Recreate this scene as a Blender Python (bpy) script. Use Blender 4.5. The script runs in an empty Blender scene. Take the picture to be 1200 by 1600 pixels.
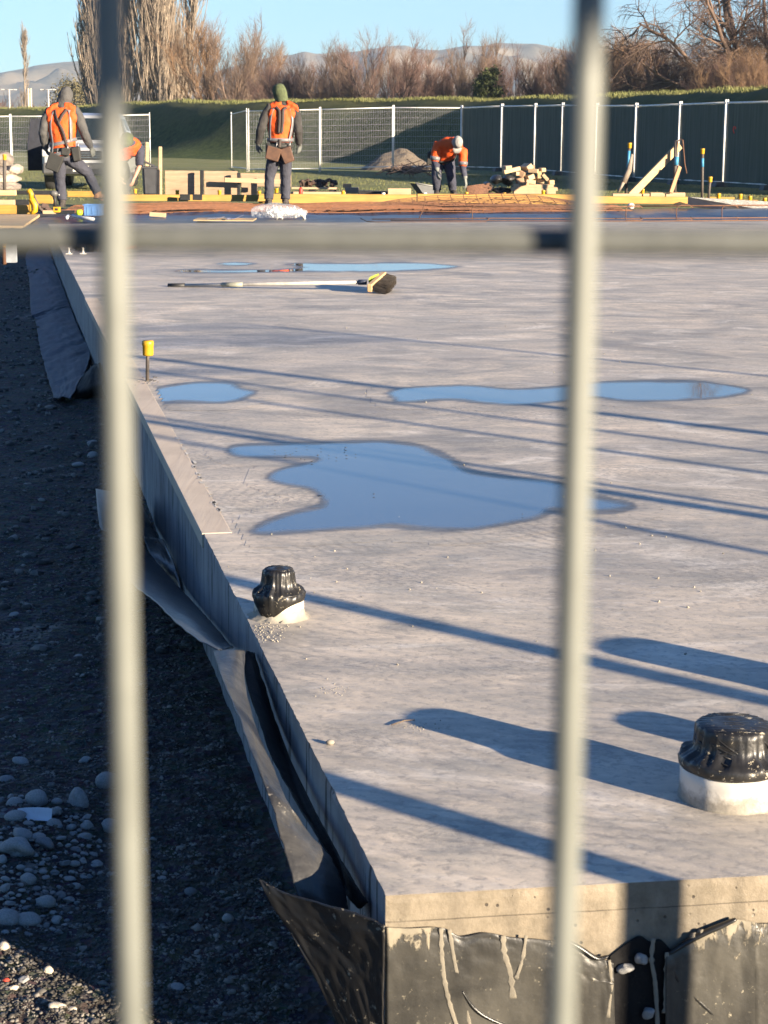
import bpy, bmesh, math, random
import numpy as np
from mathutils import Vector, Matrix, Euler, noise as mnoise
R = math.radians
rnd = random.Random(7)
scene = bpy.context.scene
col = scene.collection

# ------------------------------------------------------------------ camera, sky, sun, exposure
F = 2900.0; CH = 1.08
TH = math.atan(595/F); ROLL = math.atan(92/13900)
FWD = Vector((0, math.cos(TH), -math.sin(TH)))
R0 = Vector((1, 0, 0)); U0 = Vector((0, math.sin(TH), math.cos(TH)))
RV = R0*math.cos(ROLL)+U0*math.sin(ROLL); UV = -R0*math.sin(ROLL)+U0*math.cos(ROLL)
CAM = Vector((0, 0, CH))
cd = bpy.data.cameras.new('camera'); cam = bpy.data.objects.new('camera', cd); col.objects.link(cam)
m = Matrix((RV, UV, -FWD)).transposed().to_4x4(); m.translation = CAM; cam.matrix_world = m
cd.sensor_fit = 'HORIZONTAL'; cd.sensor_width = 36; cd.lens = F/1200*36
cd.clip_start = 0.02; cd.clip_end = 20000
cd.dof.use_dof = True; cd.dof.focus_distance = 7.0; cd.dof.aperture_fstop = 32
scene.camera = cam
SAZ = 49.5; SEL = 11.3                      # shadows fall 49.5 degrees left of forward
w = bpy.data.worlds.new('World'); scene.world = w; w.use_nodes = True
nt = w.node_tree; bg = nt.nodes['Background']
sky = nt.nodes.new('ShaderNodeTexSky'); sky.sky_type = 'NISHITA'; sky.sun_disc = False
sky.sun_elevation = R(SEL); sky.sun_rotation = R(180-SAZ); sky.air_density = 1.0; sky.dust_density = 0.0; sky.ozone_density = 2.0
tint = nt.nodes.new('ShaderNodeMix'); tint.data_type = 'RGBA'; tint.blend_type = 'MULTIPLY'; tint.inputs[0].default_value = 1
nt.links.new(sky.outputs[0], tint.inputs[6]); tint.inputs[7].default_value = (.35, .60, .98, 1)
nt.links.new(tint.outputs[2], bg.inputs[0]); bg.inputs[1].default_value = 0.06
sd = bpy.data.lights.new('sun', 'SUN'); sd.energy = 5.0; sd.angle = R(0.53); sd.color = (1, .83, .62)
so = bpy.data.objects.new('sun', sd); col.objects.link(so)
sdir = Vector((-math.sin(R(SAZ))*math.cos(R(SEL)), math.cos(R(SAZ))*math.cos(R(SEL)), -math.sin(R(SEL))))
so.rotation_euler = sdir.to_track_quat('-Z', 'Y').to_euler(); so.location = (20, -20, 10)
vs = scene.view_settings; vs.view_transform = 'Standard'; vs.look = 'None'; vs.gamma = 1; vs.exposure = 1.88

def ray(x, y): return FWD + RV*((x-600)/F) - UV*((y-800)/F)
def G(x, y, z=0.0):                       # pixel -> point on a level plane
    d = ray(x, y); return CAM + d*((z-CH)/d.z)
def Y(x, y, Yd):                          # pixel -> point at forward distance Yd
    d = ray(x, y); return CAM + d*(Yd/d.y)

# ------------------------------------------------------------------ materials
class NT:
    def __init__(s, name):
        s.m = bpy.data.materials.new(name); s.m.use_nodes = True; s.t = s.m.node_tree
        s.b = s.t.nodes['Principled BSDF']; s.out = s.t.nodes['Material Output']
        s.co = s.t.nodes.new('ShaderNodeTexCoord').outputs['Object']
    def n(s, typ, **kw):
        n = s.t.nodes.new('ShaderNode'+typ)
        for k, v in kw.items():
            if k[0] == '_': setattr(n, k[1:], v)
            else:
                k = int(k[1:]) if k[0] == 'i' and k[1:].isdigit() else k.replace('_', ' ')
                if hasattr(v, 'is_output') or isinstance(v, bpy.types.NodeSocket): s.t.links.new(v, n.inputs[k])
                else: n.inputs[k].default_value = v
        return n
    def mapc(s, scale=(1, 1, 1), rot=(0, 0, 0), v=None, loc=(0, 0, 0)):
        return s.n('Mapping', Vector=v or s.co, Scale=scale, Rotation=rot, Location=loc).outputs[0]
    def noise(s, scale, detail=4, rough=.55, v=None, dist=0):
        return s.n('TexNoise', Vector=v or s.co, Scale=scale, Detail=detail, Roughness=rough, Distortion=dist).outputs[0]
    def ramp(s, fac, stops, interp='LINEAR'):
        n = s.n('ValToRGB', Fac=fac); cr = n.color_ramp; cr.interpolation = interp
        while len(cr.elements) < len(stops): cr.elements.new(.5)
        for e, (p, c) in zip(cr.elements, stops):
            e.position = p; e.color = (c, c, c, 1) if isinstance(c, (int, float)) else (*c, 1)
        return n.outputs[0]
    def mix(s, fac, a, b, mode='MIX'):
        n = s.t.nodes.new('ShaderNodeMix'); n.data_type = 'RGBA'; n.blend_type = mode
        for k, v in ((0, fac), (6, a), (7, b)):
            if isinstance(v, bpy.types.NodeSocket): s.t.links.new(v, n.inputs[k])
            elif k == 0: n.inputs[0].default_value = v
            else: n.inputs[k].default_value = (*v, 1) if len(v) == 3 else v
        return n.outputs[2]
    def math(s, op, a, b=0.0, c=None, clamp=False):
        n = s.t.nodes.new('ShaderNodeMath'); n.operation = op; n.use_clamp = clamp
        for k, v in enumerate((a, b) if c is None else (a, b, c)):
            if isinstance(v, bpy.types.NodeSocket): s.t.links.new(v, n.inputs[k])
            else: n.inputs[k].default_value = v
        return n.outputs[0]
    def bump(s, h, strength=.3, dist=.01, normal=None):
        n = s.n('Bump', Height=h, Strength=strength, Distance=dist)
        if normal is not None: s.t.links.new(normal, n.inputs['Normal'])
        return n.outputs[0]
    def set(s, **kw):
        for k, v in kw.items():
            k = k.replace('_', ' ')
            if isinstance(v, bpy.types.NodeSocket): s.t.links.new(v, s.b.inputs[k])
            else: s.b.inputs[k].default_value = (*v, 1) if isinstance(v, tuple) and len(v) == 3 else v
        return s.m

MATS = {}
def M(name, c, c2=None, rough=.6, scale=9, bump=.25, bscale=70, bdist=.004, metal=0, var=.22, stretch=(1, 1, 1), spec=.5, sheen=0):
    if name in MATS: return MATS[name]
    t = NT(name); v = t.mapc(stretch)
    c2 = c2 or tuple(x*(1-var*1.6) for x in c); ch = tuple(min(1, x*(1+var*.5)) for x in c)
    f = t.ramp(t.noise(scale, 5, .6, v, .4), [(.3, 0), (.7, 1)])
    b = t.bump(t.noise(bscale, 4, .6, v), bump, bdist)
    r = t.math('MULTIPLY_ADD', t.noise(scale*2, 3, .5, v), .3, rough-.15, clamp=True)
    MATS[name] = t.set(Base_Color=t.mix(f, c2, ch), Roughness=r, Normal=b, Metallic=metal, Specular_IOR_Level=spec)
    return MATS[name]

def concrete_nodes(t):
    co = t.co
    big = t.ramp(t.noise(.55, 5, .55, co, .6), [(.32, 0), (.66, 1)])
    med = t.ramp(t.noise(2.6, 7, .62, t.mapc((.55, 1.6, 1), (0, 0, R(12))), 1.2), [(.3, 0), (.7, 1)])
    st = t.ramp(t.noise(7, 8, .68, t.mapc((.25, 2.2, 1), (0, 0, R(8))), 1.6), [(.35, 0), (.68, 1)])
    fine = t.noise(46, 6, .65, co, .3)
    pale = t.mix(big, (.66, .56, .435), (.80, .665, .495))
    grey = t.mix(med, (.27, .25, .215), (.50, .45, .365))
    pm = t.math('ADD', t.math('MULTIPLY', t.noise(1.6, 8, .66, t.mapc((.9, 1.3, 1), (0, 0, R(-8)), loc=(3, 5, 0)), 1.6), .58), t.math('MULTIPLY', t.noise(11, 10, .78, t.mapc((.55, 1.25, 1), (0, 0, R(10))), 1.0), .42))
    c = t.mix(t.ramp(pm, [(.42, 0), (.60, 1)]), grey, pale)
    lowf = t.ramp(t.noise(.75, 6, .62, t.mapc((1, 1.1, 1), loc=(5, 1, 0)), 1.8), [(.40, 0), (.62, 1)])
    c = t.mix(t.math('MULTIPLY', t.math('SUBTRACT', 1.0, lowf), .42), c, (.27, .262, .245))
    ck = t.math('MULTIPLY', t.ramp(t.noise(2.1, 9, .72, t.mapc((.8, 1.5, 1), (0, 0, R(20)), loc=(8, 8, 0)), 1.2), [(.54, 0), (.66, 1)]), .6)
    c = t.mix(ck, c, (.84, .76, .64))
    dp = t.ramp(t.noise(.9, 6, .6, t.mapc((1, 1.2, 1), loc=(11, 4, 0)), 1.2), [(.56, 0), (.66, 1)])
    c = t.mix(t.math('MULTIPLY', dp, .62), c, (.19, .186, .175))
    c = t.mix(t.math('MULTIPLY', t.ramp(fine, [(.36, 1), (.47, 0)]), .5), c, (.22, .205, .185))
    c = t.mix(t.math('MULTIPLY', t.ramp(t.noise(120, 4, .7), [(.60, 0), (.66, 1)]), .3), c, (.74, .68, .58))
    arc = t.n('TexWave', _wave_type='RINGS', _rings_direction='Z', Vector=t.mapc((1, 1, 1), loc=(-.9, -5.3, 0)), Scale=8, Distortion=5, Detail=5, Detail_Scale=2.2, Detail_Roughness=.7).outputs[1]
    arm = t.ramp(t.noise(1.9, 5, .6, t.mapc(loc=(2, 9, 0))), [(.52, 0), (.62, 1)])
    c = t.mix(t.math('MULTIPLY', t.math('MULTIPLY', t.ramp(arc, [(.6, 0), (.95, 1)]), arm), .35), c, (.2, .19, .17))
    # trowel scuffs and white lime marks
    wv = t.n('TexWave', Vector=t.mapc((1, 2.2, 1), (0, 0, R(-16))), Scale=9, Distortion=14, Detail=5, Detail_Scale=1.6, Detail_Roughness=.7).outputs[1]
    scm = t.ramp(t.noise(1.3, 4, .6, t.mapc((1, 1.7, 1), loc=(4, 2, 0))), [(.5, 0), (.62, 1)])
    sc = t.math('MULTIPLY', t.ramp(wv, [(.72, 0), (.86, 1)]), scm)
    c = t.mix(t.math('MULTIPLY', sc, .42), c, (.2, .19, .175))
    wm = t.math('MULTIPLY', t.ramp(t.noise(26, 6, .7, t.mapc((.6, 2, 1), loc=(9, 0, 0)), 1), [(.6, 0), (.68, 1)]), t.ramp(t.noise(1.7, 3, .5, t.mapc(loc=(1, 7, 0))), [(.48, 0), (.6, 1)]))
    c = t.mix(t.math('MULTIPLY', wm, .55), c, (.72, .70, .66))
    sp = t.ramp(t.n('TexVoronoi', Vector=co, Scale=23).outputs['Distance'], [(.035, 1), (.06, 0)])
    spm = t.ramp(t.noise(2.2, 3), [(.5, 0), (.56, 1)])
    c = t.mix(t.math('MULTIPLY', t.math('MULTIPLY', sp, spm), .7), c, (.13, .12, .11))
    h = t.math('ADD', t.math('MULTIPLY', t.noise(5, 5, .55, t.mapc((.6, 1.2, 1))), .22), t.math('MULTIPLY', fine, .26))
    h = t.math('ADD', h, t.math('MULTIPLY', t.noise(150, 5, .7), .10))
    h = t.math('ADD', h, t.math('MULTIPLY', sc, .12))
    return c, h, st

def make_concrete():
    t = NT('slab_concrete'); c, h, st = concrete_nodes(t)
    sx = t.n('SeparateXYZ', Vector=t.co).outputs
    # side faces: warmer, with air holes (normal z ~ 0)
    nz = t.n('SeparateXYZ', Vector=t.n('NewGeometry').outputs['Normal']).outputs[2]
    side = t.ramp(nz, [(.4, 1), (.6, 0)])
    holes = t.ramp(t.n('TexVoronoi', Vector=t.co, Scale=55, Randomness=1).outputs['Distance'], [(.10, 1), (.17, 0)])
    hm = t.ramp(t.noise(14, 3), [(.48, 0), (.54, 1)])
    holes = t.math('MULTIPLY', holes, hm)
    sc = t.mix(t.ramp(t.noise(24, 6, .7), [(.3, 0), (.7, 1)]), (.13, .11, .08), (.265, .22, .16))
    sc = t.mix(t.math('MULTIPLY', t.ramp(t.noise(6, 4, .6), [(.45, 0), (.7, 1)]), .5), sc, (.13, .12, .098))
    sc = t.mix(holes, sc, (.06, .05, .04))
    zl = t.math('ABSOLUTE', t.math('ADD', sx[2], t.math('MULTIPLY_ADD', t.noise(8, 6, .7), .006, .0375)))
    sc = t.mix(t.math('MULTIPLY', t.ramp(t.math('MULTIPLY', zl, 100), [(.06, 1), (.13, 0)]), .75), sc, (.05, .04, .03))
    sc = t.mix(t.ramp(t.noise(5, 5, .65, t.mapc((1, 1, .4), loc=(0, 2, 0))), [(.55, 0), (.72, 1)]), sc, (.31, .27, .2))
    nx = t.n('SeparateXYZ', Vector=t.n('NewGeometry').outputs['Normal']).outputs[0]
    lf = t.ramp(t.math('MULTIPLY', nx, -1.0), [(.5, 0), (.8, 1)])
    lc = t.mix(t.ramp(t.noise(7, 6, .6, t.mapc((1, 1, .5))), [(.3, 0), (.7, 1)]), (.20, .205, .21), (.36, .355, .35))
    lc = t.mix(t.ramp(t.noise(38, 4, .6, t.mapc((1, 1, .09)), .6), [(.56, 0), (.62, 1)]), lc, (.06, .06, .06))
    sc = t.mix(lf, sc, lc)
    c = t.mix(side, c, sc)
    at = t.n('Attribute', _attribute_name='wet').outputs['Fac']
    wetc = t.mix(1.0, c, (.27, .262, .25), 'MULTIPLY')
    c = t.mix(at, c, wetc)
    r = t.math('MULTIPLY_ADD', st, .16, .5)
    r = t.math('MULTIPLY_ADD', at, -.22, r)
    hh = t.math('SUBTRACT', t.math('ADD', h, t.math('MULTIPLY', side, t.math('MULTIPLY', t.noise(45, 6, .75), .9))), t.math('MULTIPLY', t.math('MULTIPLY', holes, side), 1.0))
    t.set(Base_Color=c, Roughness=r, Normal=t.bump(hh, .55, .004), Specular_IOR_Level=.3)
    wc = t.mix(t.noise(2.5, 4), (.045, .05, .055), (.09, .092, .09)); wn = t.bump(t.noise(6, 2, .4, t.mapc((1, .4, 1))), .03, .004)
    wb = t.n('BsdfPrincipled', Base_Color=wc, Roughness=.025, Normal=wn, IOR=1.75); wb.inputs['Specular IOR Level'].default_value = .75
    ms = t.n('MixShader', i0=t.n('Attribute', _attribute_name='water').outputs['Fac'], i1=t.b.outputs[0], i2=wb.outputs[0])
    t.t.links.new(ms.outputs[0], t.out.inputs[0]); return t.m
MATS['concrete'] = make_concrete()

def make_ground():
    t = NT('ground_dirt_and_grass'); co = t.co
    sx = t.n('SeparateXYZ', Vector=co).outputs
    vor = t.n('TexVoronoi', Vector=co, Scale=48); vor2 = t.n('TexVoronoi', Vector=co, Scale=19)
    n1 = t.noise(9, 8, .7); n2 = t.noise(60, 5, .65); n3 = t.noise(1.2, 4)
    d = t.mix(t.ramp(n1, [(.35, 0), (.7, 1)]), (.038, .034, .029), (.085, .077, .066))
    g = t.mix(.35, d, vor.outputs['Color'], 'SOFT_LIGHT')
    st = t.ramp(t.math('ADD', vor.outputs['Distance'], t.math('MULTIPLY', n3, .35)), [(.3, 1), (.42, 0)])
    d = t.mix(t.math('MULTIPLY', st, .5), g, (.13, .125, .115))
    # field grass
    gn = t.noise(.35, 6, .6); gf = t.noise(14, 7, .75, t.mapc((1, .3, 1)))
    gr = t.mix(t.ramp(gf, [(.35, 0), (.65, 1)]), (.075, .092, .026), (.235, .24, .085))
    gr = t.mix(t.math('MULTIPLY', t.ramp(gn, [(.45, 0), (.7, 1)]), .6), gr, (.24, .215, .10))
    yy = t.math('ADD', sx[1], t.math('MULTIPLY', t.noise(.5, 5, .65), 6.0))
    m = t.ramp(t.math('DIVIDE', yy, 100.0), [(.355, 0), (.375, 1)])
    c = t.mix(m, d, gr)
    h = t.math('ADD', t.math('MULTIPLY', n1, 1.0), t.math('ADD', t.math('MULTIPLY', n2, .35), t.math('MULTIPLY', vor.outputs['Distance'], .7)))
    wet = t.ramp(t.noise(1.4, 4, .6, t.mapc((1, .5, 1), loc=(0, 3, 0))), [(.60, 0), (.68, 1)])
    r = t.math('MULTIPLY_ADD', wet, -.35, .9)
    return t.set(Base_Color=c, Roughness=r, Normal=t.bump(h, 1.0, .03), Specular_IOR_Level=.35)
MATS['ground'] = make_ground()

def make_grass(name, dry):
    t = NT(name)
    gf = t.noise(3.0, 8, .78); gn = t.noise(.4, 5)
    c = t.mix(t.ramp(gf, [(.35, 0), (.68, 1)]), (.045, .078, .022), (.15, .19, .058))
    z = t.n('SeparateXYZ', Vector=t.co).outputs[2]
    zz = t.math('ADD', t.math('MULTIPLY', z, .25), t.math('MULTIPLY', gn, .6))
    c = t.mix(t.math('MULTIPLY', t.ramp(zz, [(.62, 0), (.95, 1)]), dry), c, (.21, .195, .075))
    return t.set(Base_Color=c, Roughness=.85, Normal=t.bump(gf, 1, .6), Specular_IOR_Level=.2)
MATS['bank'] = make_grass('bank_grass', .8)

def make_hills():
    t = NT('hill_grassland')
    c = t.mix(t.ramp(t.noise(.006, 7, .65), [(.38, 0), (.62, 1)]), (.11, .10, .075), (.30, .235, .16))
    return t.set(Base_Color=c, Roughness=.95, Specular_IOR_Level=.1)
MATS['hills'] = make_hills()

def splatter(name, base, spot, rough, scale=60, amount=.5, base2=None, low=None, bump=.3, coat=0):
    """wrapped plastic or pipe with cement splashes; low = (z0, colour) dirty foot"""
    t = NT(name)
    c = t.mix(t.noise(12, 4), base, base2 or base)
    wv_ = t.n('VectorMath', _operation='ADD', i0=t.co, i1=t.n('VectorMath', _operation='SCALE', i0=t.n('TexNoise', Vector=t.co, Scale=scale*1.6, Detail=4).outputs[1], Scale=.045).outputs[0]).outputs[0]
    v = t.n('TexVoronoi', Vector=wv_, Scale=scale).outputs['Distance']
    mk = t.ramp(t.noise(scale*.23, 3), [(amount, 0), (amount+.06, 1)])
    s1 = t.math('MULTIPLY', t.ramp(v, [(.10, 1), (.14, 0)]), mk)
    s2 = t.math('MULTIPLY', t.ramp(t.noise(scale*.9, 5, .7), [(.615, 0), (.64, 1)]), mk)
    s = t.math('MAXIMUM', s1, s2)
    c = t.mix(s, c, spot)
    h = t.math('ADD', t.math('MULTIPLY', s, .6), t.noise(scale*.4, 4))
    if low:
        z = t.n('SeparateXYZ', Vector=t.co).outputs[2]
        zz = t.math('ADD', z, t.math('MULTIPLY_ADD', t.noise(34, 6, .7), -.06, .03))
        f = t.ramp(t.math('DIVIDE', zz, .1), [(low[0]*10-.06, 1), (low[0]*10+.1, 0)])
        c = t.mix(f, c, t.mix(t.noise(90, 5, .7), low[1], low[2]))
        h = t.math('ADD', h, t.math('MULTIPLY', f, t.noise(80, 5, .7)))
    r = t.math('MULTIPLY_ADD', s, .5, rough, clamp=True)
    MATS[name] = t.set(Base_Color=c, Roughness=r, Normal=t.bump(h, bump, .003), Coat_Weight=coat)
    return MATS[name]

def wood(name, c, c2, rough=.7, grain=30, axis=0, knots=True):
    if name in MATS: return MATS[name]
    t = NT(name); sc = [1, 1, 1]; sc[axis] = .06; v = t.mapc(tuple(sc))
    g = t.noise(grain, 6, .6, v, 1.2)
    cc = t.mix(t.ramp(g, [(.32, 0), (.66, 1)]), c2, c)
    cc = t.mix(t.math('MULTIPLY', t.ramp(t.noise(3, 4), [(.45, 0), (.7, 1)]), .35), cc, tuple(x*.55 for x in c2))
    if knots:
        sc[axis] = .45
        k = t.ramp(t.n('TexVoronoi', Vector=t.mapc(tuple(sc)), Scale=2.6).outputs['Distance'], [(.05, 1), (.09, 0)])
        cc = t.mix(t.math('MULTIPLY', k, .7), cc, tuple(x*.35 for x in c2))
    MATS[name] = t.set(Base_Color=cc, Roughness=rough, Normal=t.bump(g, .4, .002))
    return MATS[name]

# ------------------------------------------------------------------ geometry helpers
def tag(o, label=None, cat=None, group=None, kind=None):
    if label: o['label'] = label
    if cat: o['category'] = cat
    if group: o['group'] = group
    if kind: o['kind'] = kind
    return o
def empty(name, loc=(0, 0, 0), rz=0, label=None, cat=None, group=None):
    o = bpy.data.objects.new(name, None); col.objects.link(o); o.location = loc; o.rotation_euler = (0, 0, rz)
    o.empty_display_size = .1
    return tag(o, label, cat, group)
def fast(name, V, Q, mat, parent=None, smooth=False, attr=None):
    V = np.asarray(V, dtype=np.float32).reshape(-1, 3); Q = np.asarray(Q, dtype=np.int32)
    me = bpy.data.meshes.new(name); k = Q.shape[1]
    me.vertices.add(len(V)); me.vertices.foreach_set('co', V.ravel())
    me.loops.add(Q.size); me.loops.foreach_set('vertex_index', Q.ravel())
    me.polygons.add(len(Q)); me.polygons.foreach_set('loop_start', np.arange(0, Q.size, k, dtype=np.int32))
    if attr:
        for an, av in attr.items():
            a = me.attributes.new(an, 'FLOAT', 'POINT'); a.data.foreach_set('value', np.asarray(av, dtype=np.float32))
    me.update(calc_edges=True); me.validate()
    if smooth: me.polygons.foreach_set('use_smooth', np.ones(len(me.polygons), dtype=bool))
    me.materials.append(mat)
    o = bpy.data.objects.new(name, me); col.objects.link(o); o.parent = parent
    return o
class MB:
    def __init__(s): s.v = []; s.f = []; s.sm = []
    def add(s, vs, fs, smooth=False):
        b = len(s.v); s.v += [tuple(v) for v in vs]; s.f += [tuple(i+b for i in f) for f in fs]; s.sm += [smooth]*len(fs); return s
    def box(s, c, size, rot=None, taper=1.0, ch=None):
        x, y, z = (a/2 for a in size); ch = min(size)*.08 if ch is None else ch
        rot = rot.to_matrix() if isinstance(rot, Euler) else (rot or Matrix.Identity(3))
        bm = bmesh.new()
        vs = [bm.verts.new((sx*x*(taper if sz > 0 else 1), sy*y*(taper if sz > 0 else 1), sz*z)) for sz in (-1, 1) for sx, sy in ((-1, -1), (1, -1), (1, 1), (-1, 1))]
        for f in ((3, 2, 1, 0), (4, 5, 6, 7), (0, 1, 5, 4), (1, 2, 6, 5), (2, 3, 7, 6), (3, 0, 4, 7)): bm.faces.new([vs[i] for i in f])
        if ch > 0: bmesh.ops.bevel(bm, geom=bm.edges[:], offset=ch, segments=1, affect='EDGES')
        bm.verts.index_update(); c = Vector(c)
        s.add([c+rot@v.co for v in bm.verts], [[v.index for v in f.verts] for f in bm.faces]); bm.free(); return s
    def tube(s, pts, r, n=8, cap=True, smooth=True, flat=1.0):
        pts = [Vector(p) for p in pts]; K = len(pts)
        rs = r if isinstance(r, (list, tuple)) else [r]*K
        base = len(s.v); vs = []; a = None
        for i, p in enumerate(pts):
            t = (pts[min(i+1, K-1)]-pts[max(i-1, 0)]).normalized()
            if a is None: a = t.cross(Vector((0, 0, 1)) if abs(t.z) < .9 else Vector((0, 1, 0))).normalized()
            else: a = (a-t*a.dot(t)).normalized()
            b = t.cross(a)
            for k in range(n):
                q = 2*math.pi*k/n; vs.append(p+a*(rs[i]*math.cos(q))+b*(rs[i]*flat*math.sin(q)))
        fs = [(i*n+k, i*n+(k+1) % n, (i+1)*n+(k+1) % n, (i+1)*n+k) for i in range(K-1) for k in range(n)]
        if cap: fs += [tuple(range(n))[::-1], tuple((K-1)*n+k for k in range(n))]
        return s.add(vs, fs, smooth)
    def rings(s, rings, n=16, cap=True, smooth=True):
        vs = []; K = len(rings)
        for c, a, b in rings:
            for k in range(n):
                q = 2*math.pi*k/n; vs.append(Vector(c)+Vector(a)*math.cos(q)+Vector(b)*math.sin(q))
        fs = [(i*n+k, i*n+(k+1) % n, (i+1)*n+(k+1) % n, (i+1)*n+k) for i in range(K-1) for k in range(n)]
        if cap: fs += [tuple(range(n))[::-1], tuple((K-1)*n+k for k in range(n))]
        return s.add(vs, fs, smooth)
    def ball(s, c, r, n=12, m_=8, rot=None):
        c = Vector(c); r = Vector(r) if not isinstance(r, (int, float)) else Vector((r, r, r))
        rot = rot.to_matrix() if rot else Matrix.Identity(3); vs = []; fs = []
        for i in range(1, m_):
            for k in range(n):
                a = math.pi*i/m_; q = 2*math.pi*k/n
                vs.append(c+rot@Vector((r.x*math.sin(a)*math.cos(q), r.y*math.sin(a)*math.sin(q), r.z*math.cos(a))))
        vs += [c+rot@Vector((0, 0, r.z)), c-rot@Vector((0, 0, r.z))]; T = len(vs)-2
        for i in range(m_-2):
            for k in range(n): fs.append((i*n+k, (i+1)*n+k, (i+1)*n+(k+1) % n, i*n+(k+1) % n))
        for k in range(n): fs += [(T, k, (k+1) % n), (T+1, (m_-2)*n+(k+1) % n, (m_-2)*n+k)]
        return s.add(vs, fs, True)
    def lathe(s, prof, c=(0, 0, 0), n=32, fn=None, smooth=True, cap=True):
        vs = []; K = len(prof); c = Vector(c)
        for i, (r, z) in enumerate(prof):
            for k in range(n):
                q = 2*math.pi*k/n; rr, zz = (r, z) if fn is None else fn(i, q, r, z)
                vs.append(c+Vector((rr*math.cos(q), rr*math.sin(q), zz)))
        fs = [(i*n+k, i*n+(k+1) % n, (i+1)*n+(k+1) % n, (i+1)*n+k) for i in range(K-1) for k in range(n)]
        if cap: fs += [tuple(range(n))[::-1], tuple((K-1)*n+k for k in range(n))]
        return s.add(vs, fs, smooth)
    def prism(s, poly, depth_vec):
        n = len(poly); p = [Vector(a) for a in poly]; d = Vector(depth_vec)
        return s.add(p+[a+d for a in p], [tuple(range(n))[::-1], tuple(range(n, 2*n))]+[(i, (i+1) % n, n+(i+1) % n, n+i) for i in range(n)])
    def build(s, name, mat, parent=None, loc=None, mods=None):
        me = bpy.data.meshes.new(name); me.from_pydata(s.v, [], s.f); me.update()
        me.polygons.foreach_set('use_smooth', s.sm); me.materials.append(mat)
        o = bpy.data.objects.new(name, me); col.objects.link(o); o.parent = parent
        bm = bmesh.new(); bm.from_mesh(me); bmesh.ops.recalc_face_normals(bm, faces=bm.faces[:]); bm.to_mesh(me); bm.free()
        if loc is not None: o.location = loc
        return o
def beam(mb, a, b, w_, h_, roll=0, ch=None):
    """rectangular piece from a to b, width w_ (sideways) and height h_"""
    a, b = Vector(a), Vector(b); d = b-a; L = d.length; x = d.normalized()
    y = Vector((0, 0, 1)).cross(x)
    if y.length < .01: y = Vector((0, 1, 0))
    y.normalize(); z = x.cross(y)
    m_ = Matrix((x, y, z)).transposed() @ Matrix.Rotation(roll, 3, 'X')
    return mb.box((a+b)/2, (L, w_, h_), m_, ch=ch)
def copy_tree(o, parent=None):
    c = o.copy(); col.objects.link(c); c.parent = parent
    for ch in [x for x in bpy.data.objects if x.parent == o]: copy_tree(ch, c)
    return c
def rot2(o, loc):                         # move a single-mesh object's origin to loc
    loc = Vector(loc); o.data.transform(Matrix.Translation(-loc)); o.location = loc; return o
def finish(mb, name, mat, loc, label, cat, group=None, mods=None):
    o = mb.build(name, mat); rot2(o, loc); return tag(o, label, cat, group)
# ------------------------------------------------------------------ the slab
C0 = Vector((0.006, 2.51, 0)); FL = Vector((-3.92, 21.76, 0)); FRD = Vector((8.76, 2.01, 0)).normalized()
NRD = Vector((math.cos(R(8.485)), math.sin(R(8.485)), 0)); LD = (FL-C0).normalized(); LN = Vector((-LD.y, LD.x, 0)); FN = Vector((NRD.y, -NRD.x, 0))
def E(s, off=0.0, z=0.0): p = C0+LD*s+LN*off; return Vector((p.x, p.y, z))
def plane_hit(px, py, p0, nrm, off):
    d = ray(px, py); t = ((p0+nrm*off-CAM).dot(nrm))/d.dot(nrm); return CAM+d*t
def LF(px, py, off=.004): return plane_hit(px, py, C0, LN, off)
def FF(px, py, off=.004): return plane_hit(px, py, C0, FN, off)
def slab():
    top = []; r = random.Random(3)
    def chip(i, p, nrm, a):
        q = abs(mnoise.noise(p*30))*a+abs(mnoise.noise(p*7))*a*.5
        return p-nrm*q
    p = [chip(i, C0+NRD*(.008*i), FN, .0016) for i in range(1, 90)] + [C0+NRD*12]
    q = C0+NRD*12
    back = FL+FRD*18
    left = [chip(i, C0+LD*(.015*i), LN, .0035) for i in range(1, 230)] + [C0+LD*(.1*i+3.5) for i in range(0, 160)]
    pts = [C0]+p+[back, FL]+left[::-1]
    n = len(pts); H = .36
    V = []; 
    for a in pts: V.append((a.x, a.y, 0))
    off = lambda i: pts[i]
    for a in pts: V.append((a.x, a.y, -.004))
    def outw(i):
        a = pts[i]
        return a
    # lower rings sit on the true (unchipped) faces
    def true(i):
        a = pts[i]
        if 1 <= i < 90: return C0+NRD*((a-C0).dot(NRD))
        if i > 92: return C0+LD*((a-C0).dot(LD))
        return a
    for i in range(n): a = true(i); V.append((a.x, a.y, -.012))
    for i in range(n): a = true(i); V.append((a.x, a.y, -H))
    bm = bmesh.new(); vv = [bm.verts.new(v) for v in V]
    bm.faces.new(vv[:n])
    for k in range(3):
        for i in range(n): bm.faces.new((vv[k*n+i], vv[(k+1)*n+i], vv[(k+1)*n+(i+1) % n], vv[k*n+(i+1) % n]))
    bmesh.ops.recalc_face_normals(bm, faces=bm.faces[:])
    bmesh.ops.triangulate(bm, faces=[f for f in bm.faces if len(f.verts) > 4])
    me = bpy.data.meshes.new('concrete_slab'); bm.to_mesh(me); bm.free(); me.materials.append(MATS['concrete'])
    o = bpy.data.objects.new('concrete_slab', me); col.objects.link(o)
    tag(o, kind='structure')
slab()

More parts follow.
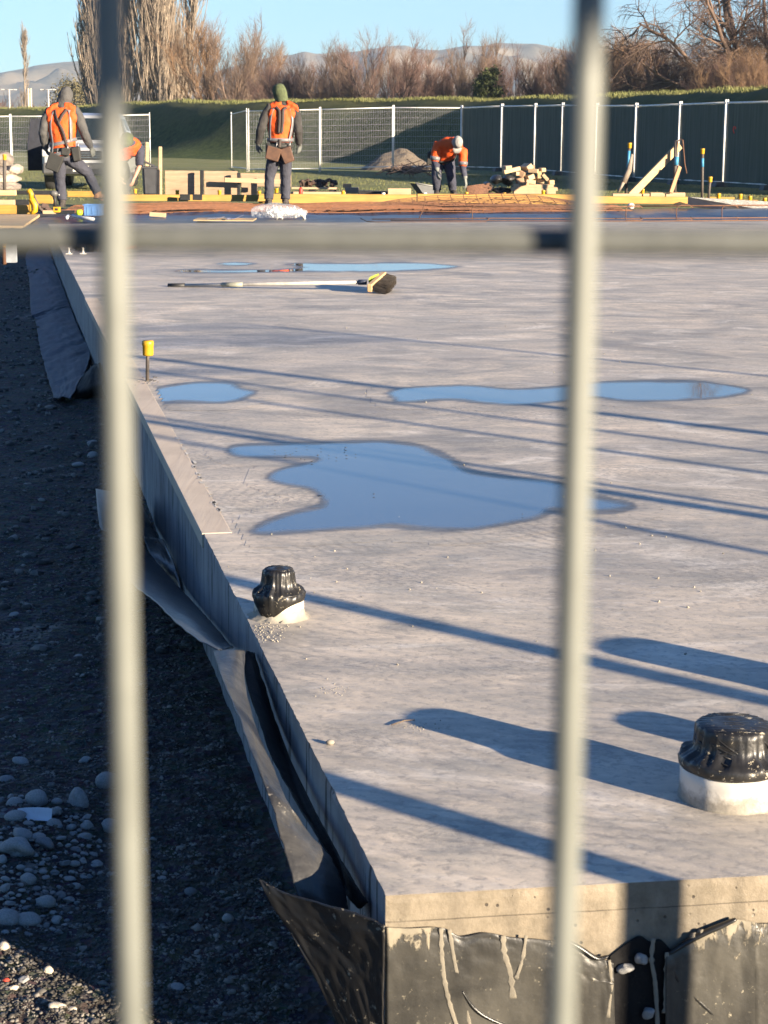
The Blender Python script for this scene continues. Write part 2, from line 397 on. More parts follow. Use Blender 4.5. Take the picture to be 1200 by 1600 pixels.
# ------------------------------------------------------------------ puddles, each with its own damp margin
def closed_smooth(P, k=6):
    P = np.array(P, float); n = len(P); out = []
    for i in range(n):
        p0, p1, p2, p3 = P[i-1], P[i], P[(i+1) % n], P[(i+2) % n]
        for j in range(k):
            t = j/k; out.append(.5*((2*p1)+(-p0+p2)*t+(2*p0-5*p1+4*p2-p3)*t*t+(-p0+3*p1-3*p2+p3)*t**3))
    return np.array(out)
def poly_sd(X, Y_, P):
    n = len(P); d = np.full(X.shape, 1e9); ins = np.zeros(X.shape, bool)
    for i in range(n):
        ax, ay = P[i]; bx, by = P[(i+1) % n]; dx, dy = bx-ax, by-ay
        t = np.clip(((X-ax)*dx+(Y_-ay)*dy)/(dx*dx+dy*dy+1e-12), 0, 1)
        d = np.minimum(d, np.hypot(X-ax-t*dx, Y_-ay-t*dy))
        c = ((ay > Y_) != (by > Y_)) & (X < (bx-ax)*(Y_-ay)/(by-ay+1e-12)+ax); ins ^= c
    return np.where(ins, -d, d)
PUD = [
 ('large lobed puddle', [(352,704),(362,696),(400,692),(470,691),(540,689),(600,688),(650,693),(685,703),(710,716),(735,733),(775,742),(830,748),(870,752),(905,762),(940,775),(980,783),(996,790),(985,798),(945,804),(900,804),(870,800),(855,808),(800,820),(740,829),(690,831),(640,829),(600,826),(540,829),(480,833),(430,837),(398,836),(390,830),(405,817),(440,803),(480,792),(500,786),(497,776),(480,765),(440,758),(418,750),(420,740),(440,731),(475,724),(490,718),(450,716),(400,716),(365,713)], .014, 1.0),
 ('long thin puddle on the right side of the slab', [(603,614),(630,606),(690,602),(740,602),(800,607),(870,603),(925,597),(1000,594),(1080,594),(1130,600),(1170,608),(1168,615),(1130,622),(1060,627),(980,627),(930,622),(880,628),(840,632),(800,634),(750,631),(700,626),(660,629),(620,629),(612,622)], .02, 1.2),
 ('small oval puddle beside the yellow capped bar', [(230,618),(245,605),(290,598),(340,596),(370,599),(378,606),(400,611),(396,618),(375,627),(340,631),(290,630),(245,632),(228,626)], .02, 1.2),
 ('far streak of puddle water just beyond the broom', [(446,413.5),(470,411),(560,412),(600,410),(660,411),(700,414),(718,417),(690,421),(640,424),(560,425),(480,425),(410,426),(340,427),(290,427),(272,423),(300,420),(360,421.5),(430,421),(462,418.5),(458,416)], .05, 2.0),
 ('smallest puddle, a thin oval beyond the far streak of water', [(338,412),(355,410),(385,410),(403,412),(385,415),(355,415)], .05, 2.0),
 ('dark puddle beside the left wire at the far left corner', [(98,384),(110,379),(140,377),(175,377),(205,380),(215,386),(200,391),(160,394),(120,394),(103,391)], .05, 1.6),
]
PI_ = 0
for lab, px, cell, wd in PUD:
    PI_ += 1
    P = closed_smooth([G(x, y)[:2] for x, y in px], 5); n = len(P)
    P2 = P.copy()
    for i in range(n):
        v = Vector((P[i, 0]*5, P[i, 1]*5, 0)); P2[i] += np.array([mnoise.noise(v*2.3)*.012, mnoise.noise(v*2.1+Vector((9, 0, 0)))*.03+mnoise.noise(v*8)*.010])*(wd if wd < 1.5 else .3)
    mg = .10*wd; sy = 2.4; cy = cell*1.7
    xs = np.arange(P[:, 0].min()-mg, P[:, 0].max()+mg, cell); ys = np.arange(P[:, 1].min()-mg*2.2, P[:, 1].max()+mg*2.2, cy)
    X, Yg = np.meshgrid(xs, ys); D = poly_sd(X, Yg/sy, P*np.array([1, 1/sy]))
    j1 = np.array([[mnoise.noise(Vector((x*7, y*3, 1)))*.5+mnoise.noise(Vector((x*21, y*9, 3)))*.3 for x in xs] for y in ys])
    j2 = np.array([[mnoise.noise(Vector((x*2.6, y*1.3, 7)))+mnoise.noise(Vector((x*9, y*4, 9)))*.5 for x in xs] for y in ys])
    De = D+j1*.006*wd
    wet = np.clip(.7-De/(.010*wd), 0, 1); wet = wet*wet*(3-2*wet); halo = np.clip(1-De/(.07*wd), 0, 1)**2*.22; wet = np.maximum(wet, halo)
    lo = (.004+.026*np.clip(j2+.15, 0, 1.2))*wd; wat = np.clip((-De-lo)/(.022*wd), 0, 1); wat = wat*wat*(3-2*wat)
    keep = wet > 0.004; kc = keep[:-1, :-1] | keep[1:, :-1] | keep[:-1, 1:] | keep[1:, 1:]
    onslab = (np.array([(Vector((x, y, 0))-C0).dot(LN) for y in ys for x in xs]).reshape(X.shape) < -.09); kc &= onslab[:-1, :-1]
    idx = np.arange(X.size).reshape(X.shape)
    Q = np.stack([idx[:-1, :-1][kc], idx[:-1, 1:][kc], idx[1:, 1:][kc], idx[1:, :-1][kc]], 1)
    V = np.stack([X.ravel(), Yg.ravel(), np.full(X.size, .0004+PI_*.00015)], 1)
    tag(fast('puddle', V, Q, MATS['concrete'], attr={'wet': wet.ravel(), 'water': wat.ravel()}), kind='structure')

# ------------------------------------------------------------------ the ground, one sheet
def lines(dense, step, far, ratio=1.25):
    a, b = dense; out = list(np.arange(a, b, step)); x = b; s = step
    while x < far[1]: out.append(x); s *= ratio; x += s
    x = a; s = step; pre = []
    while x > far[0]: s *= ratio; x -= s; pre.append(x)
    return np.array(pre[::-1]+out)
gx = lines((-1.25, .12), .013, (-9000, 9000), 1.22); gy = lines((2.3, 6.0), .02, (-400, 12000), 1.08)
def gz(x, y):
    v = Vector((x, y, 0)); near = max(0, 1-max(0, y-7)/14)
    z = -.345+.05*min(1, max(0, (y-6)/16))
    z += mnoise.noise(v*1.7)*.018*near+mnoise.noise(v*.35)*.03
    if near > .3 and -1.6 < x < .3:
        z += mnoise.noise(v*9)*.009+mnoise.noise(v*26)*.006+abs(mnoise.noise(v*55))*.004
    q = math.hypot((x+.78)/.22, (y-3.5)/.5); z += .03*max(0, 1-q*q)
    return z
V = [(x, y, gz(x, y)) for y in gy for x in gx]; nx, ny = len(gx), len(gy)
idx = np.arange(nx*ny).reshape(ny, nx)
Q = np.stack([idx[:-1, :-1].ravel(), idx[:-1, 1:].ravel(), idx[1:, 1:].ravel(), idx[1:, :-1].ravel()], 1)
tag(fast('ground', V, Q, MATS['ground'], smooth=True), kind='structure')

# gravel: tiny stones nobody could count
def stones_np(N, seed, sampler, size):
    r = np.random.default_rng(seed)
    a = (1+5**.5)/2
    ico = np.array([(-1, a, 0), (1, a, 0), (-1, -a, 0), (1, -a, 0), (0, -1, a), (0, 1, a), (0, -1, -a), (0, 1, -a), (a, 0, -1), (a, 0, 1), (-a, 0, -1), (-a, 0, 1)])/1.9
    T = np.array([(0, 11, 5), (0, 5, 1), (0, 1, 7), (0, 7, 10), (0, 10, 11), (1, 5, 9), (5, 11, 4), (11, 10, 2), (10, 7, 6), (7, 1, 8), (3, 9, 4), (3, 4, 2), (3, 2, 6), (3, 6, 8), (3, 8, 9), (4, 9, 5), (2, 4, 11), (6, 2, 10), (8, 6, 7), (9, 8, 1)])
    C = sampler(r, N); S = size(r, len(C)); N = len(C)
    V = ico[None]*(1+r.uniform(-.28, .28, (N, 12, 1)))*r.uniform(.6, 1.3, (N, 1, 3))*np.array([1, 1, .6])
    th = r.uniform(0, 6.28, N); c, s = np.cos(th)[:, None], np.sin(th)[:, None]
    x = V[:, :, 0]*c-V[:, :, 1]*s; y = V[:, :, 0]*s+V[:, :, 1]*c
    V = np.stack([x, y, V[:, :, 2]], 2)*S[:, None, None]+C[:, None, :]
    Q = (T[None]+12*np.arange(N)[:, None, None]).reshape(-1, 3)
    return V.reshape(-1, 3), Q
def gsamp(r, N):
    px = r.uniform(-20, 470, N); py = r.uniform(640, 1640, N); out = []
    for x, y in zip(px, py):
        p = G(x, y, -.34)
        if (p-C0).dot(LN) > .03 or (p-C0).dot(FN) > .05: out.append((p.x, p.y, gz(p.x, p.y)+.001))
    return np.array(out)
t = NT('gravel'); cc = t.n('TexVoronoi', Vector=t.co, Scale=40).outputs['Color']
sv = t.n('SeparateColor', Color=cc).outputs[0]
t.set(Base_Color=t.mix(t.math('POWER', sv, 2.6), (.04, .037, .032), (.24, .22, .19)), Roughness=.8, Normal=t.bump(t.noise(200, 3), .3, .002)); MATS['gravel'] = t.m
V, Q = stones_np(34000, 5, gsamp, lambda r, n: .0016+.0042*r.random(n)**4+.006*(r.random(n) > .975)*r.random(n))
tag(fast('gravel', V, Q, MATS['gravel']), kind='stuff')
V, Q = stones_np(1800, 15, gsamp, lambda r, n: .0025+.008*r.random(n)**3)
tag(fast('gravel', V, Q, MATS['gravel']), kind='stuff')
V, Q = stones_np(2600, 9, lambda r, N: np.array([(x, y, gz(x, y)+.003) for x, y in [(lambda s, o: (E(s, o).x, E(s, o).y))(s, o) for s, o in zip(r.uniform(2.5, 17, N), .05+1.1*r.random(N)**1.3)]]), lambda r, n: .006+.022*r.random(n)**3)
tag(fast('gravel', V, Q, MATS['gravel']), kind='stuff')

# river stones, one object each
def stone_mesh(seed, angular=0.0):
    r = random.Random(seed); bm = bmesh.new(); bmesh.ops.create_icosphere(bm, subdivisions=3, radius=1)
    o = Vector((r.uniform(0, 50), r.uniform(0, 50), r.uniform(0, 50)))
    cuts = [Vector((r.gauss(0, 1), r.gauss(0, 1), r.gauss(0, .8))).normalized() for _ in range(9)]
    for v in bm.verts:
        p = v.co.copy(); k = 1+.18*mnoise.noise(p*.9+o)+.05*mnoise.noise(p*2.6+o)
        for c in cuts:
            d = p.dot(c)
            if angular and d > .72: k *= 1-angular*(d-.72)/.28*.55
        v.co = Vector((p.x*k, p.y*k*.82, p.z*k*.62))
    me = bpy.data.meshes.new('river_stone'); bm.to_mesh(me); bm.free()
    for p in me.polygons: p.use_smooth = True
    return me
st = []
for nm, c, c2 in (('stone_grey', (.30, .295, .28), (.19, .188, .18)), ('stone_dark', (.19, .19, .19), (.12, .12, .12)), ('stone_pale', (.55, .48, .37), (.38, .33, .26)), ('stone_red', (.55, .06, .03), (.35, .05, .03))):
    st.append(M(nm, c, c2, rough=.75, scale=9, bump=.35, bscale=30, bdist=.002))
smesh = {}
def stone_at(px, py, wpx, mi=0, ang=0.0, seed=None, flat=1.0, label=None, group=None):
    seed = seed if seed is not None else rnd.randrange(12)
    key = (seed, ang, mi)
    if key not in smesh: me = stone_mesh(seed, ang); me.materials.append(st[mi]); smesh[key] = me
    p = G(px, py, -.33); z = gz(p.x, p.y); p = G(px, py, z); dpt = (p-CAM).dot(FWD); rr = wpx*dpt/F
    o = bpy.data.objects.new('river_stone', smesh[key]); col.objects.link(o)
    o.location = (p.x, p.y, z+rr*.28*flat); o.scale = (rr, rr, rr*flat); o.rotation_euler = (rnd.uniform(-.2, .2), rnd.uniform(-.2, .2), rnd.uniform(-.5, .5))
    return tag(o, label, 'stone', group)
BIG = [(124,1258,21,0,.5,1.5,'large blocky grey stone at the upper edge of the stone heap'), (168,1228,17,0,0,1.5,'smooth round grey stone just left of the foreground wire, above the heap'),
 (57,1254,19,0,0,1.2,'domed grey stone at the top of the heap behind the white shard'), (24,1260,14,0,0,1.2,'rounded grey stone left of the domed stone at the top of the heap'), (11,1224,15,1,0,.9,'flattish dark stone at the picture edge above the heap'),
 (33,1192,13,0,0,.8,'pale oval pebble lying alone on dirt above the heap'), (133,1190,12,0,.4,.8,'small lone pebble on dirt above the blocky stone'), (136,1293,12,0,.4,1.1,'upper of two cubic stones right of the heap'),
 (133,1311,11,0,.6,1.2,'lower of two cubic stones right of the heap'), (172,1296,16,0,.6,1.2,'angular stone partly behind the foreground wire beside the heap'), (30,1334,29,0,.9,1.0,'biggest stone, wide and angular, in the middle of the heap'),
 (88,1272,15,0,.8,1.0,'leaning angular slab of stone right of the white shard'), (64,1281,14,1,0,1.2,'round bluish stone under the white shard'), (87,1292,15,0,.5,1.0,'grey wedge stone below the leaning angular stone'),
 (25,1279,18,0,0,.8,'flat oval stone left of the white shard'), (35,1306,16,0,0,.8,'long oval stone above the biggest stone'), (72,1322,16,1,.4,.9,'bluish stone right of the biggest stone'), (60,1311,12,0,0,.9,'pale oval stone touching the top of the biggest stone'),
 (45,1378,13,0,0,1.2,'egg shaped stone below the biggest stone'), (72,1414,15,0,0,1.1,'smooth bean shaped stone at the lower right of the heap'), (45,1441,19,0,0,.9,'long smooth stone at the bottom end of the heap'),
 (8,1440,22,0,.3,.9,'broad stone at the picture edge at the bottom of the heap'), (151,1352,15,0,.5,.6,'flat grey stone beside the wire right of the heap'), (118,1388,9,0,0,1.1,'little round stone at the right fringe of the heap'),
 (298,1396,10,1,0,1.1,'dark round stone alone on dirt right of the wire'), (356,1438,9,0,0,1.4,'upright oval pebble alone near the membrane flap'), (278,1543,11,0,0,.5,'flat whitish pebble alone on shaded dirt right of the wire'),
 (252,1374,10,0,.2,.6,'flat grey pebble just right of the foreground wire'), (75,1519,10,2,.5,1.1,'pale cream stone in the sunlit corner'), (6,1482,12,2,.2,1.0,'pale cream stone in sun at the picture edge'), (18,1548,11,2,.7,.9,'sunlit angular stone under the red fragment'),
 (90,1575,13,2,.6,.9,'pale jagged stone in the sunlit corner'), (110,1580,10,2,.3,.8,'smaller pale stone right of the jagged one in the sun'), (38,1535,11,0,.8,1.0,'grey angular stone in the sunlit corner'),
 (9,1533,6,3,0,.9,'small red fragment on sunlit gravel'), (145,696,10,0,.2,1.0,'grey stone behind the pair of cobbles near the far membrane'), (145,714,10,0,.2,1.0,'front cobble of the pair beside the slab'), (122,728,10,0,0,.7,'flat pebble left of the pair of cobbles'),
 (22,962,8,0,0,.8,'pale pebble on dirt at mid height on the left'), (26,986,6,0,0,.9,'tiny pebble below the pale one on the left dirt'), (122,1026,7,0,0,.6,'small flat pebble on dirt left of the wire, halfway up')]
for a in BIG: stone_at(a[0], a[1], a[2]*1.02, a[3], a[4], flat=a[5], label=a[6])
placed = [(a[0], a[1], a[2]) for a in BIG]
k = 0
while k < 280:
    x = rnd.uniform(0, 1)**1.3*165; y = rnd.uniform(1246, 1462)
    if x > 165-abs(y-1330)*.55: continue
    wp = rnd.choice((4, 5, 6, 7, 8, 9, 11)); 
    if any(abs(x-a)/(c+wp) < .66 and abs(y-b)/(c+wp) < .6 for a, b, c in placed): k += .05; continue
    placed.append((x, y, wp)); k += 1
    stone_at(x, y, wp, 0 if rnd.random() < .7 else 1, rnd.choice((0, .6, .9, .9)), flat=rnd.uniform(.6, 1.1), label='small grey river stone in the shaded heap beside the slab', group='small river stones in the shaded heap')

# broken white pipe shard in the heap
sh = MB(); c0 = G(56, 1270, -.29); pts = []
for i in range(9):
    a = -.9+1.8*i/8; pts.append(Vector((math.sin(a)*.045, math.cos(a)*.02-.02, .012)))
lo = [p+Vector((0, -.012, -.02)) for p in pts]; vs = [c0+p for p in pts+lo]+[c0+p+Vector((0, -.002, -.003)) for p in pts+lo]
fs = [(i, i+1, 10+i, 9+i) for i in range(8)]+[(18+i, 27+i, 28+i, 19+i) for i in range(8)]+[(i, 18+i, 19+i, i+1) for i in range(8)]+[(9+i, 10+i, 28+i, 27+i) for i in range(8)]
sh.add(vs, fs); finish(sh, 'pipe_shard', M('shard', (.62, .66, .72), rough=.4), c0, 'curved white plastic shard lying among the heaped stones', 'shard')

# ------------------------------------------------------------------ polythene
def black_poly(name, c, rough, dust, dustc=(.35, .33, .29)):
    t = NT(name)
    f = t.math('MULTIPLY', t.ramp(t.noise(5, 6, .65, None, .8), [(.35, 0), (.75, 1)]), dust)
    s1 = t.math('MULTIPLY', t.ramp(t.noise(70, 4, .6), [(.64, 0), (.67, 1)]), t.ramp(t.noise(9, 3), [(.45, 0), (.6, 1)]))
    cc = t.mix(f, c, dustc); cc = t.mix(t.math('MULTIPLY', s1, dust), cc, (.5, .45, .36))
    h = t.math('ADD', t.noise(11, 5, .6, None, 1.0), t.math('MULTIPLY', t.noise(60, 4), .15))
    MATS[name] = t.set(Base_Color=cc, Roughness=rough, Normal=t.bump(h, .45, .01), Specular_IOR_Level=.5); return MATS[name]
black_poly('membrane', (.009, .010, .012), .42, .3, (.2, .19, .17))
black_poly('membrane_blue', (.018, .022, .032), .34, .3, (.12, .13, .15))
black_poly('membrane_or_shade_dark', (.005, .005, .006), .7, .04); MATS['membrane_or_shade_dark'].node_tree.nodes['Principled BSDF'].inputs['Specular IOR Level'].default_value = .12
black_poly('membrane_far', (.012, .02, .04), .6, .2, (.05, .065, .09)); MATS['membrane_far'].node_tree.nodes['Principled BSDF'].inputs['Specular IOR Level'].default_value = .3
def catmull(P, k):
    P = np.asarray(P, float); n = len(P); out = []
    for i in range(n-1):
        p0 = P[max(i-1, 0)]; p1 = P[i]; p2 = P[i+1]; p3 = P[min(i+2, n-1)]
        for j in range(k):
            t = j/k; out.append(.5*((2*p1)+(-p0+p2)*t+(2*p0-5*p1+4*p2-p3)*t*t+(-p0+3*p1-3*p2+p3)*t**3))
    out.append(P[-1]); return np.array(out)
def sheet(name, rows, mat, label=None, cat=None, k=(8, 8), amp=.004, fscale=(6, 6), thick=.0025, parent=None, seed=0, edge=0.0, group=None):
    A = np.array([[tuple(p) for p in r] for r in rows]); A = np.stack([catmull(A[i], k[1]) for i in range(len(A))])
    A = np.stack([catmull(A[:, j], k[0]) for j in range(A.shape[1])], 1); a, b, _ = A.shape
    du = np.gradient(A, axis=0); dv = np.gradient(A, axis=1); Nn = np.cross(du, dv); Nn /= np.linalg.norm(Nn, axis=2, keepdims=True)+1e-9
    for i in range(a):
        for j in range(b):
            u, v = i/(a-1), j/(b-1); q = Vector((u*fscale[0], v*fscale[1], seed*3.7))
            d = mnoise.noise(q)+.5*(1-2*abs(mnoise.noise(q*2.1)))+.25*mnoise.noise(q*5)
            A[i, j] += Nn[i, j]*d*amp
            if edge and (i in (0, a-1) or j in (0, b-1)): A[i, j] += np.array([mnoise.noise(q*7), mnoise.noise(q*7+Vector((3, 1, 0))), mnoise.noise(q*9)])*edge
    idx = np.arange(a*b).reshape(a, b); Q = np.stack([idx[:-1, :-1].ravel(), idx[:-1, 1:].ravel(), idx[1:, 1:].ravel(), idx[1:, :-1].ravel()], 1)
    o = fast(name, A.reshape(-1, 3), Q, mat, parent, smooth=True)
    md = o.modifiers.new('thickness', 'SOLIDIFY'); md.thickness = thick; md.offset = 0
    return tag(o, label, cat, group)
# far strip lying on the dirt along the slab
def gl(x, y, dz=.02): p = G(x, y, -.31); return G(x, y, gz(p.x, p.y)+dz)
outer = [(52,362), (46,385), (40,405), (46,440), (48,487), (55,500), (62,540), (72,580), (85,624)]
inner = [(72,362), (76,385), (84,410), (95,440), (106,470), (112,490), (126,520), (141,558), (110,624)]
rows = []
for (ox, oy), (ix, iy) in zip(outer, inner):
    a = gl(ox, oy, .012); b = LF(ix, iy, .012) if iy < 600 else gl(ix, iy, .05)
    if iy < 600: b.z = max(b.z, -.30)
    rows.append([a+(b-a)*t+Vector((0, 0, .006*math.sin(math.pi*t))) for t in (0, .33, .66, 1)])
sheet('damp_proof_membrane', rows, MATS['membrane_far'], 'wrinkled blue-black plastic sheet laid on the dirt along the far slab edge', 'plastic sheet', k=(22, 10), amp=.010, fscale=(60, 2.6), seed=2, edge=.008)
# black sheet for the shade in the hollow under that strip's lifted end
rows = [[gl(108,624,.0), gl(135,622,.0), LF(160,622,.02)], [gl(118,606,.05), gl(138,603,.08), LF(159,600,.03)], [gl(130,585,.09), gl(143,580,.12), LF(157,580,.02)], [LF(141,572,.04), LF(148,569,.02), LF(155,566,.008)]]
sheet('fold_or_shade_sheet', rows, MATS['membrane_or_shade_dark'], 'black sheet standing for the shade in the hollow end of the far sheet', 'plastic sheet', amp=.01, fscale=(3, 3), seed=3)
# near flap, folded outward like a ledge
rows = [[LF(150,765,.22), LF(185,770,.16), LF(215,775,.06)], [LF(152,800,.25), LF(192,805,.15), LF(232,812,.02)], [LF(160,830,.25), LF(200,850,.15), LF(252,850,.02)]]
sheet('fold_or_shade_sheet', rows, MATS['membrane'], 'dark fold of plastic behind the foreground wire halfway along the slab', 'plastic sheet', amp=.006, fscale=(3, 3), seed=6)
rows = [[LF(166,826,.24), LF(190,832,.19), LF(215,842,.12)], [LF(181,866,.22), LF(208,866,.15), LF(240,874,.07)], [LF(200,905,.20), LF(236,905,.12), LF(270,908,.03)], [LF(238,937,.17), LF(275,943,.10), LF(310,952,.012)],
        [LF(272,970,.15), LF(305,972,.09), LF(335,980,.010)], [LF(312,1001,.12), LF(333,1001,.07), LF(352,1001,.010)], [LF(340,1017,.09), LF(352,1015,.06), LF(364,1012,.010)]]
sheet('membrane_flap', rows, MATS['membrane_blue'], 'pale blue-grey plastic flap folded outward like a ledge under the near pipe', 'plastic sheet', k=(10, 8), amp=.003, fscale=(6, 3), seed=4, edge=.002)
rows = [[LF(255,925,.045), LF(272,922,.02), LF(285,925,.008)], [LF(240,880,.07), LF(262,882,.03), LF(274,885,.008)], [LF(222,840,.09), LF(240,842,.04), LF(256,845,.008)]]
sheet('membrane_fold', rows[::-1], MATS['membrane'], 'small creased fold of plastic tucked between ledge flap and slab face', 'plastic sheet', amp=.006, fscale=(4, 4), seed=9)
rows = [[(333,1017,.10), (360,1018,.07), (383,1016,.03)], [(348,1065,.13), (365,1062,.1), (381,1062,.07)], [(378,1135,.14), (390,1128,.11), (396,1125,.09)], [(402,1200,.14), (414,1200,.12), (424,1200,.09)],
        [(421,1250,.131), (436,1250,.116), (446,1250,.104)], [(433,1290,.126), (458,1292,.099), (480,1300,.071)], [(448,1342,.117), (485,1338,.0795), (517,1343,.040)], [(463,1397,.107), (505,1395,.066), (536,1393,.030)], [(473,1440,.098), (515,1440,.059), (545,1438,.027)]]
sheet('membrane_flap', [[LF(x, y, o) for x, y, o in r] for r in rows], MATS['membrane'], 'long dark plastic flap hanging beside the slab, twisting near the corner', 'plastic sheet', k=(10, 8), amp=.0035, fscale=(9, 3), seed=5, edge=.0015)
rows = [[LF(384,1016,.03), LF(392,1020,.015), LF(397,1022,.006)], [LF(384,1062,.05), LF(402,1070,.03), LF(410,1068,.008)], [LF(410,1145,.06), LF(428,1150,.03), LF(436,1146,.01)], [LF(446,1225,.05), LF(462,1235,.03), LF(472,1225,.015)], [LF(496,1310,.045), LF(510,1330,.03), LF(520,1318,.02)], [LF(548,1405,.02), LF(562,1420,.015), LF(575,1410,.008)]]
sheet('gap_shade_sheet', rows, MATS['membrane_or_shade_dark'], 'black sheet standing for the shade in the deep gap between hanging flap and slab face', 'plastic sheet', amp=.004, fscale=(7, 2), seed=7)  # black sheet stands for the shade deep in the gap
# corner flap
def yf(x, y): return Y(x, y, 2.497+.135*max(0, (603-x))/200)
rows = [[(405,1373), (440,1393), (490,1408), (550,1424), (602,1446)], [(425,1410), (460,1430), (505,1445), (555,1460), (602,1480)], [(450,1450), (485,1475), (525,1490), (565,1505), (601,1520)], [(488,1515), (512,1535), (545,1545), (575,1555), (600,1570)], [(530,1610), (550,1620), (570,1625), (585,1630), (599,1640)], [(560,1700), (570,1705), (580,1705), (590,1710), (598,1720)]]
splatter('membrane_corner', (.012, .012, .012), (.24, .21, .155), .42, 60, .50, (.016, .015, .014), bump=.12)
sheet('membrane_flap', [[yf(*p) for p in r] for r in rows], MATS['membrane_corner'], 'black cement-flecked plastic flap sticking out left of the slab corner to a point', 'plastic sheet', k=(8, 10), amp=.003, fscale=(3, 4), seed=8, edge=.001)
# membrane on the front face
t = NT('membrane_front'); z = t.n('SeparateXYZ', Vector=t.co).outputs[2]
d1 = t.ramp(t.noise(7, 6, .6), [(.35, 0), (.7, 1)]); c = t.mix(d1, (.03, .029, .026), (.075, .071, .06))
sp = t.ramp(t.noise(110, 5, .75), [(.63, 0), (.66, 1)]); spm = t.ramp(t.noise(12, 4, .6), [(.42, 0), (.6, 1)])
zz = t.math('ADD', t.math('MULTIPLY', z, 7.0), t.math('ADD', t.math('MULTIPLY', t.noise(26, 7, .7, t.mapc((1, 1, .3)), 1.5), 1.1), t.math('MULTIPLY_ADD', t.noise(7, 5, .6), 1.3, -.55)))
top = t.ramp(zz, [(.13, 0), (.18, 1)])
c = t.mix(t.math('MULTIPLY', sp, spm), c, (.30, .27, .2)); c = t.mix(top, c, t.mix(t.noise(50, 5), (.17, .15, .11), (.27, .235, .17)))
h = t.math('ADD', t.math('MULTIPLY', top, 1.4), t.math('ADD', t.noise(9, 5, .6), t.math('MULTIPLY', t.noise(90, 4), .2)))
MATS['membrane_front'] = t.set(Base_Color=c, Roughness=t.math('MULTIPLY_ADD', top, .4, .38, clamp=True), Normal=t.bump(h, .5, .006))
def front_sheet(cols, off, name, lab, seed):
    rows = [[], [], [], []]
    for i, (x, y0, dx) in enumerate(cols):
        for k_, yy in enumerate((y0, y0+30, 1560, 1760)):
            rows[k_].append(FF(x+dx*(yy-y0)/200, yy, off+(.004 if k_ in (1, 2) else 0)))
    return sheet(name, rows, MATS['membrane_front'], lab, 'plastic sheet', k=(10, 6), amp=.0022, fscale=(3, 9), seed=seed)
front_sheet([(604, 1449, 0), (640, 1450, 0), (690, 1449, 0), (720, 1463, 0), (760, 1457, 0), (800, 1464, 0), (850, 1468, 0), (880, 1474, 0), (905, 1482, 0), (930, 1496, 0), (948, 1500, 2), (958, 1505, 5)], .006, 'front_membrane', 'dusty black plastic on the slab front, left of the stony gap', 11)
front_sheet([(1040, 1492, 0), (1055, 1480, 0), (1075, 1470, 0), (1100, 1457, 0), (1125, 1447, 0), (1150, 1437, 0), (1175, 1440, 0), (1210, 1443, 0), (1400, 1430, 0), (1800, 1400, 0)], .009, 'front_membrane', 'dusty grey-black plastic on the slab front, right of the stony gap', 12)
g = [[FF(x, y+(dy_ if y == 1468 else 0), .0035) for x, dy_ in ((953, 26), (968, 14), (984, 2), (1000, -6), (1016, 3), (1032, 0), (1048, 16))] for y in (1468, 1520, 1600, 1760)]
sheet('membrane_backing', g, MATS['membrane_or_shade_dark'], 'deep black plastic showing in the gap on the slab front', 'plastic sheet', amp=.0008, fscale=(4, 4), seed=14, thick=.001)
M('slurry', (.22, .195, .15), (.15, .135, .105), rough=.85, scale=30, bump=.5, bscale=120, bdist=.002)
for i, (p, rr, lab) in enumerate([([(689, 1450), (690, 1490), (694, 1530), (703, 1570), (716, 1610)], .0024, 'left of two long cement drips left of the foreground wire'), ([(702, 1452), (708, 1490), (716, 1530), (726, 1570), (737, 1612)], .002, 'right of two long cement drips left of the foreground wire'),
        ([(786, 1462), (788, 1490), (797, 1520), (801, 1560)], .003, 'short thick cement drip near the foreground wire'), ([(822, 1462), (816, 1500), (806, 1530)], .0018, 'thin cement drip joining the short thick one'),
        ([(1021, 1466), (1018, 1500), (1023, 1530), (1026, 1570), (1028, 1620)], .0024, 'cement drip down the middle of the stony gap'), ([(1042, 1488), (1041, 1520), (1040, 1550), (1039, 1583)], .0022, 'cement drip along the right edge of the stony gap'),
        ([(952, 1500), (955, 1540), (950, 1590)], .0016, 'faint cement drip on the left edge of the stony gap')]):
    mb = MB(); P = catmull([tuple(FF(x, y, .012)) for x, y in p], 6); k = len(P)
    mb.tube(P, [1.35*rr*(1.0+.9*mnoise.noise(Vector((j*.9, i, 0))))*(1.5 if j > k-3 else 1) for j in range(k)], 8, flat=.11)
    finish(mb, 'cement_drip', MATS['slurry'], P[0], lab, 'cement drip')
MATS['membrane_roll'] = splatter('membrane_roll', (.016, .016, .015), (.4, .35, .26), .28, 60, .62)
for i, (p, rr, lab) in enumerate([([(722, 1548), (738, 1572), (762, 1590), (800, 1606)], .0042, 'rope-like ridge of folded plastic at the bottom left of the slab front'), ([(1044, 1500), (1058, 1530), (1082, 1556), (1112, 1584), (1140, 1612)], .0046, 'rope-like ridge of folded plastic running down right of the stony gap'),
        ([(1046, 1490), (1070, 1474), (1100, 1458), (1128, 1446), (1150, 1436)], .0065, 'curled upper lip of plastic rising right of the stony gap'), ([(880, 1466), (905, 1480), (932, 1497), (950, 1494)], .005, 'curled upper lip of plastic dipping behind the foreground wire')]):
    mb = MB(); P = catmull([tuple(FF(x, y, .011)) for x, y in p], 8); k = len(P)
    mb.tube(P, [rr*(.35+.65*math.sin(math.pi*(j+.5)/k)**.5) for j in range(k)], 10, flat=.7)
    finish(mb, 'plastic_fold', MATS['membrane_roll'], P[0], lab, 'plastic fold')
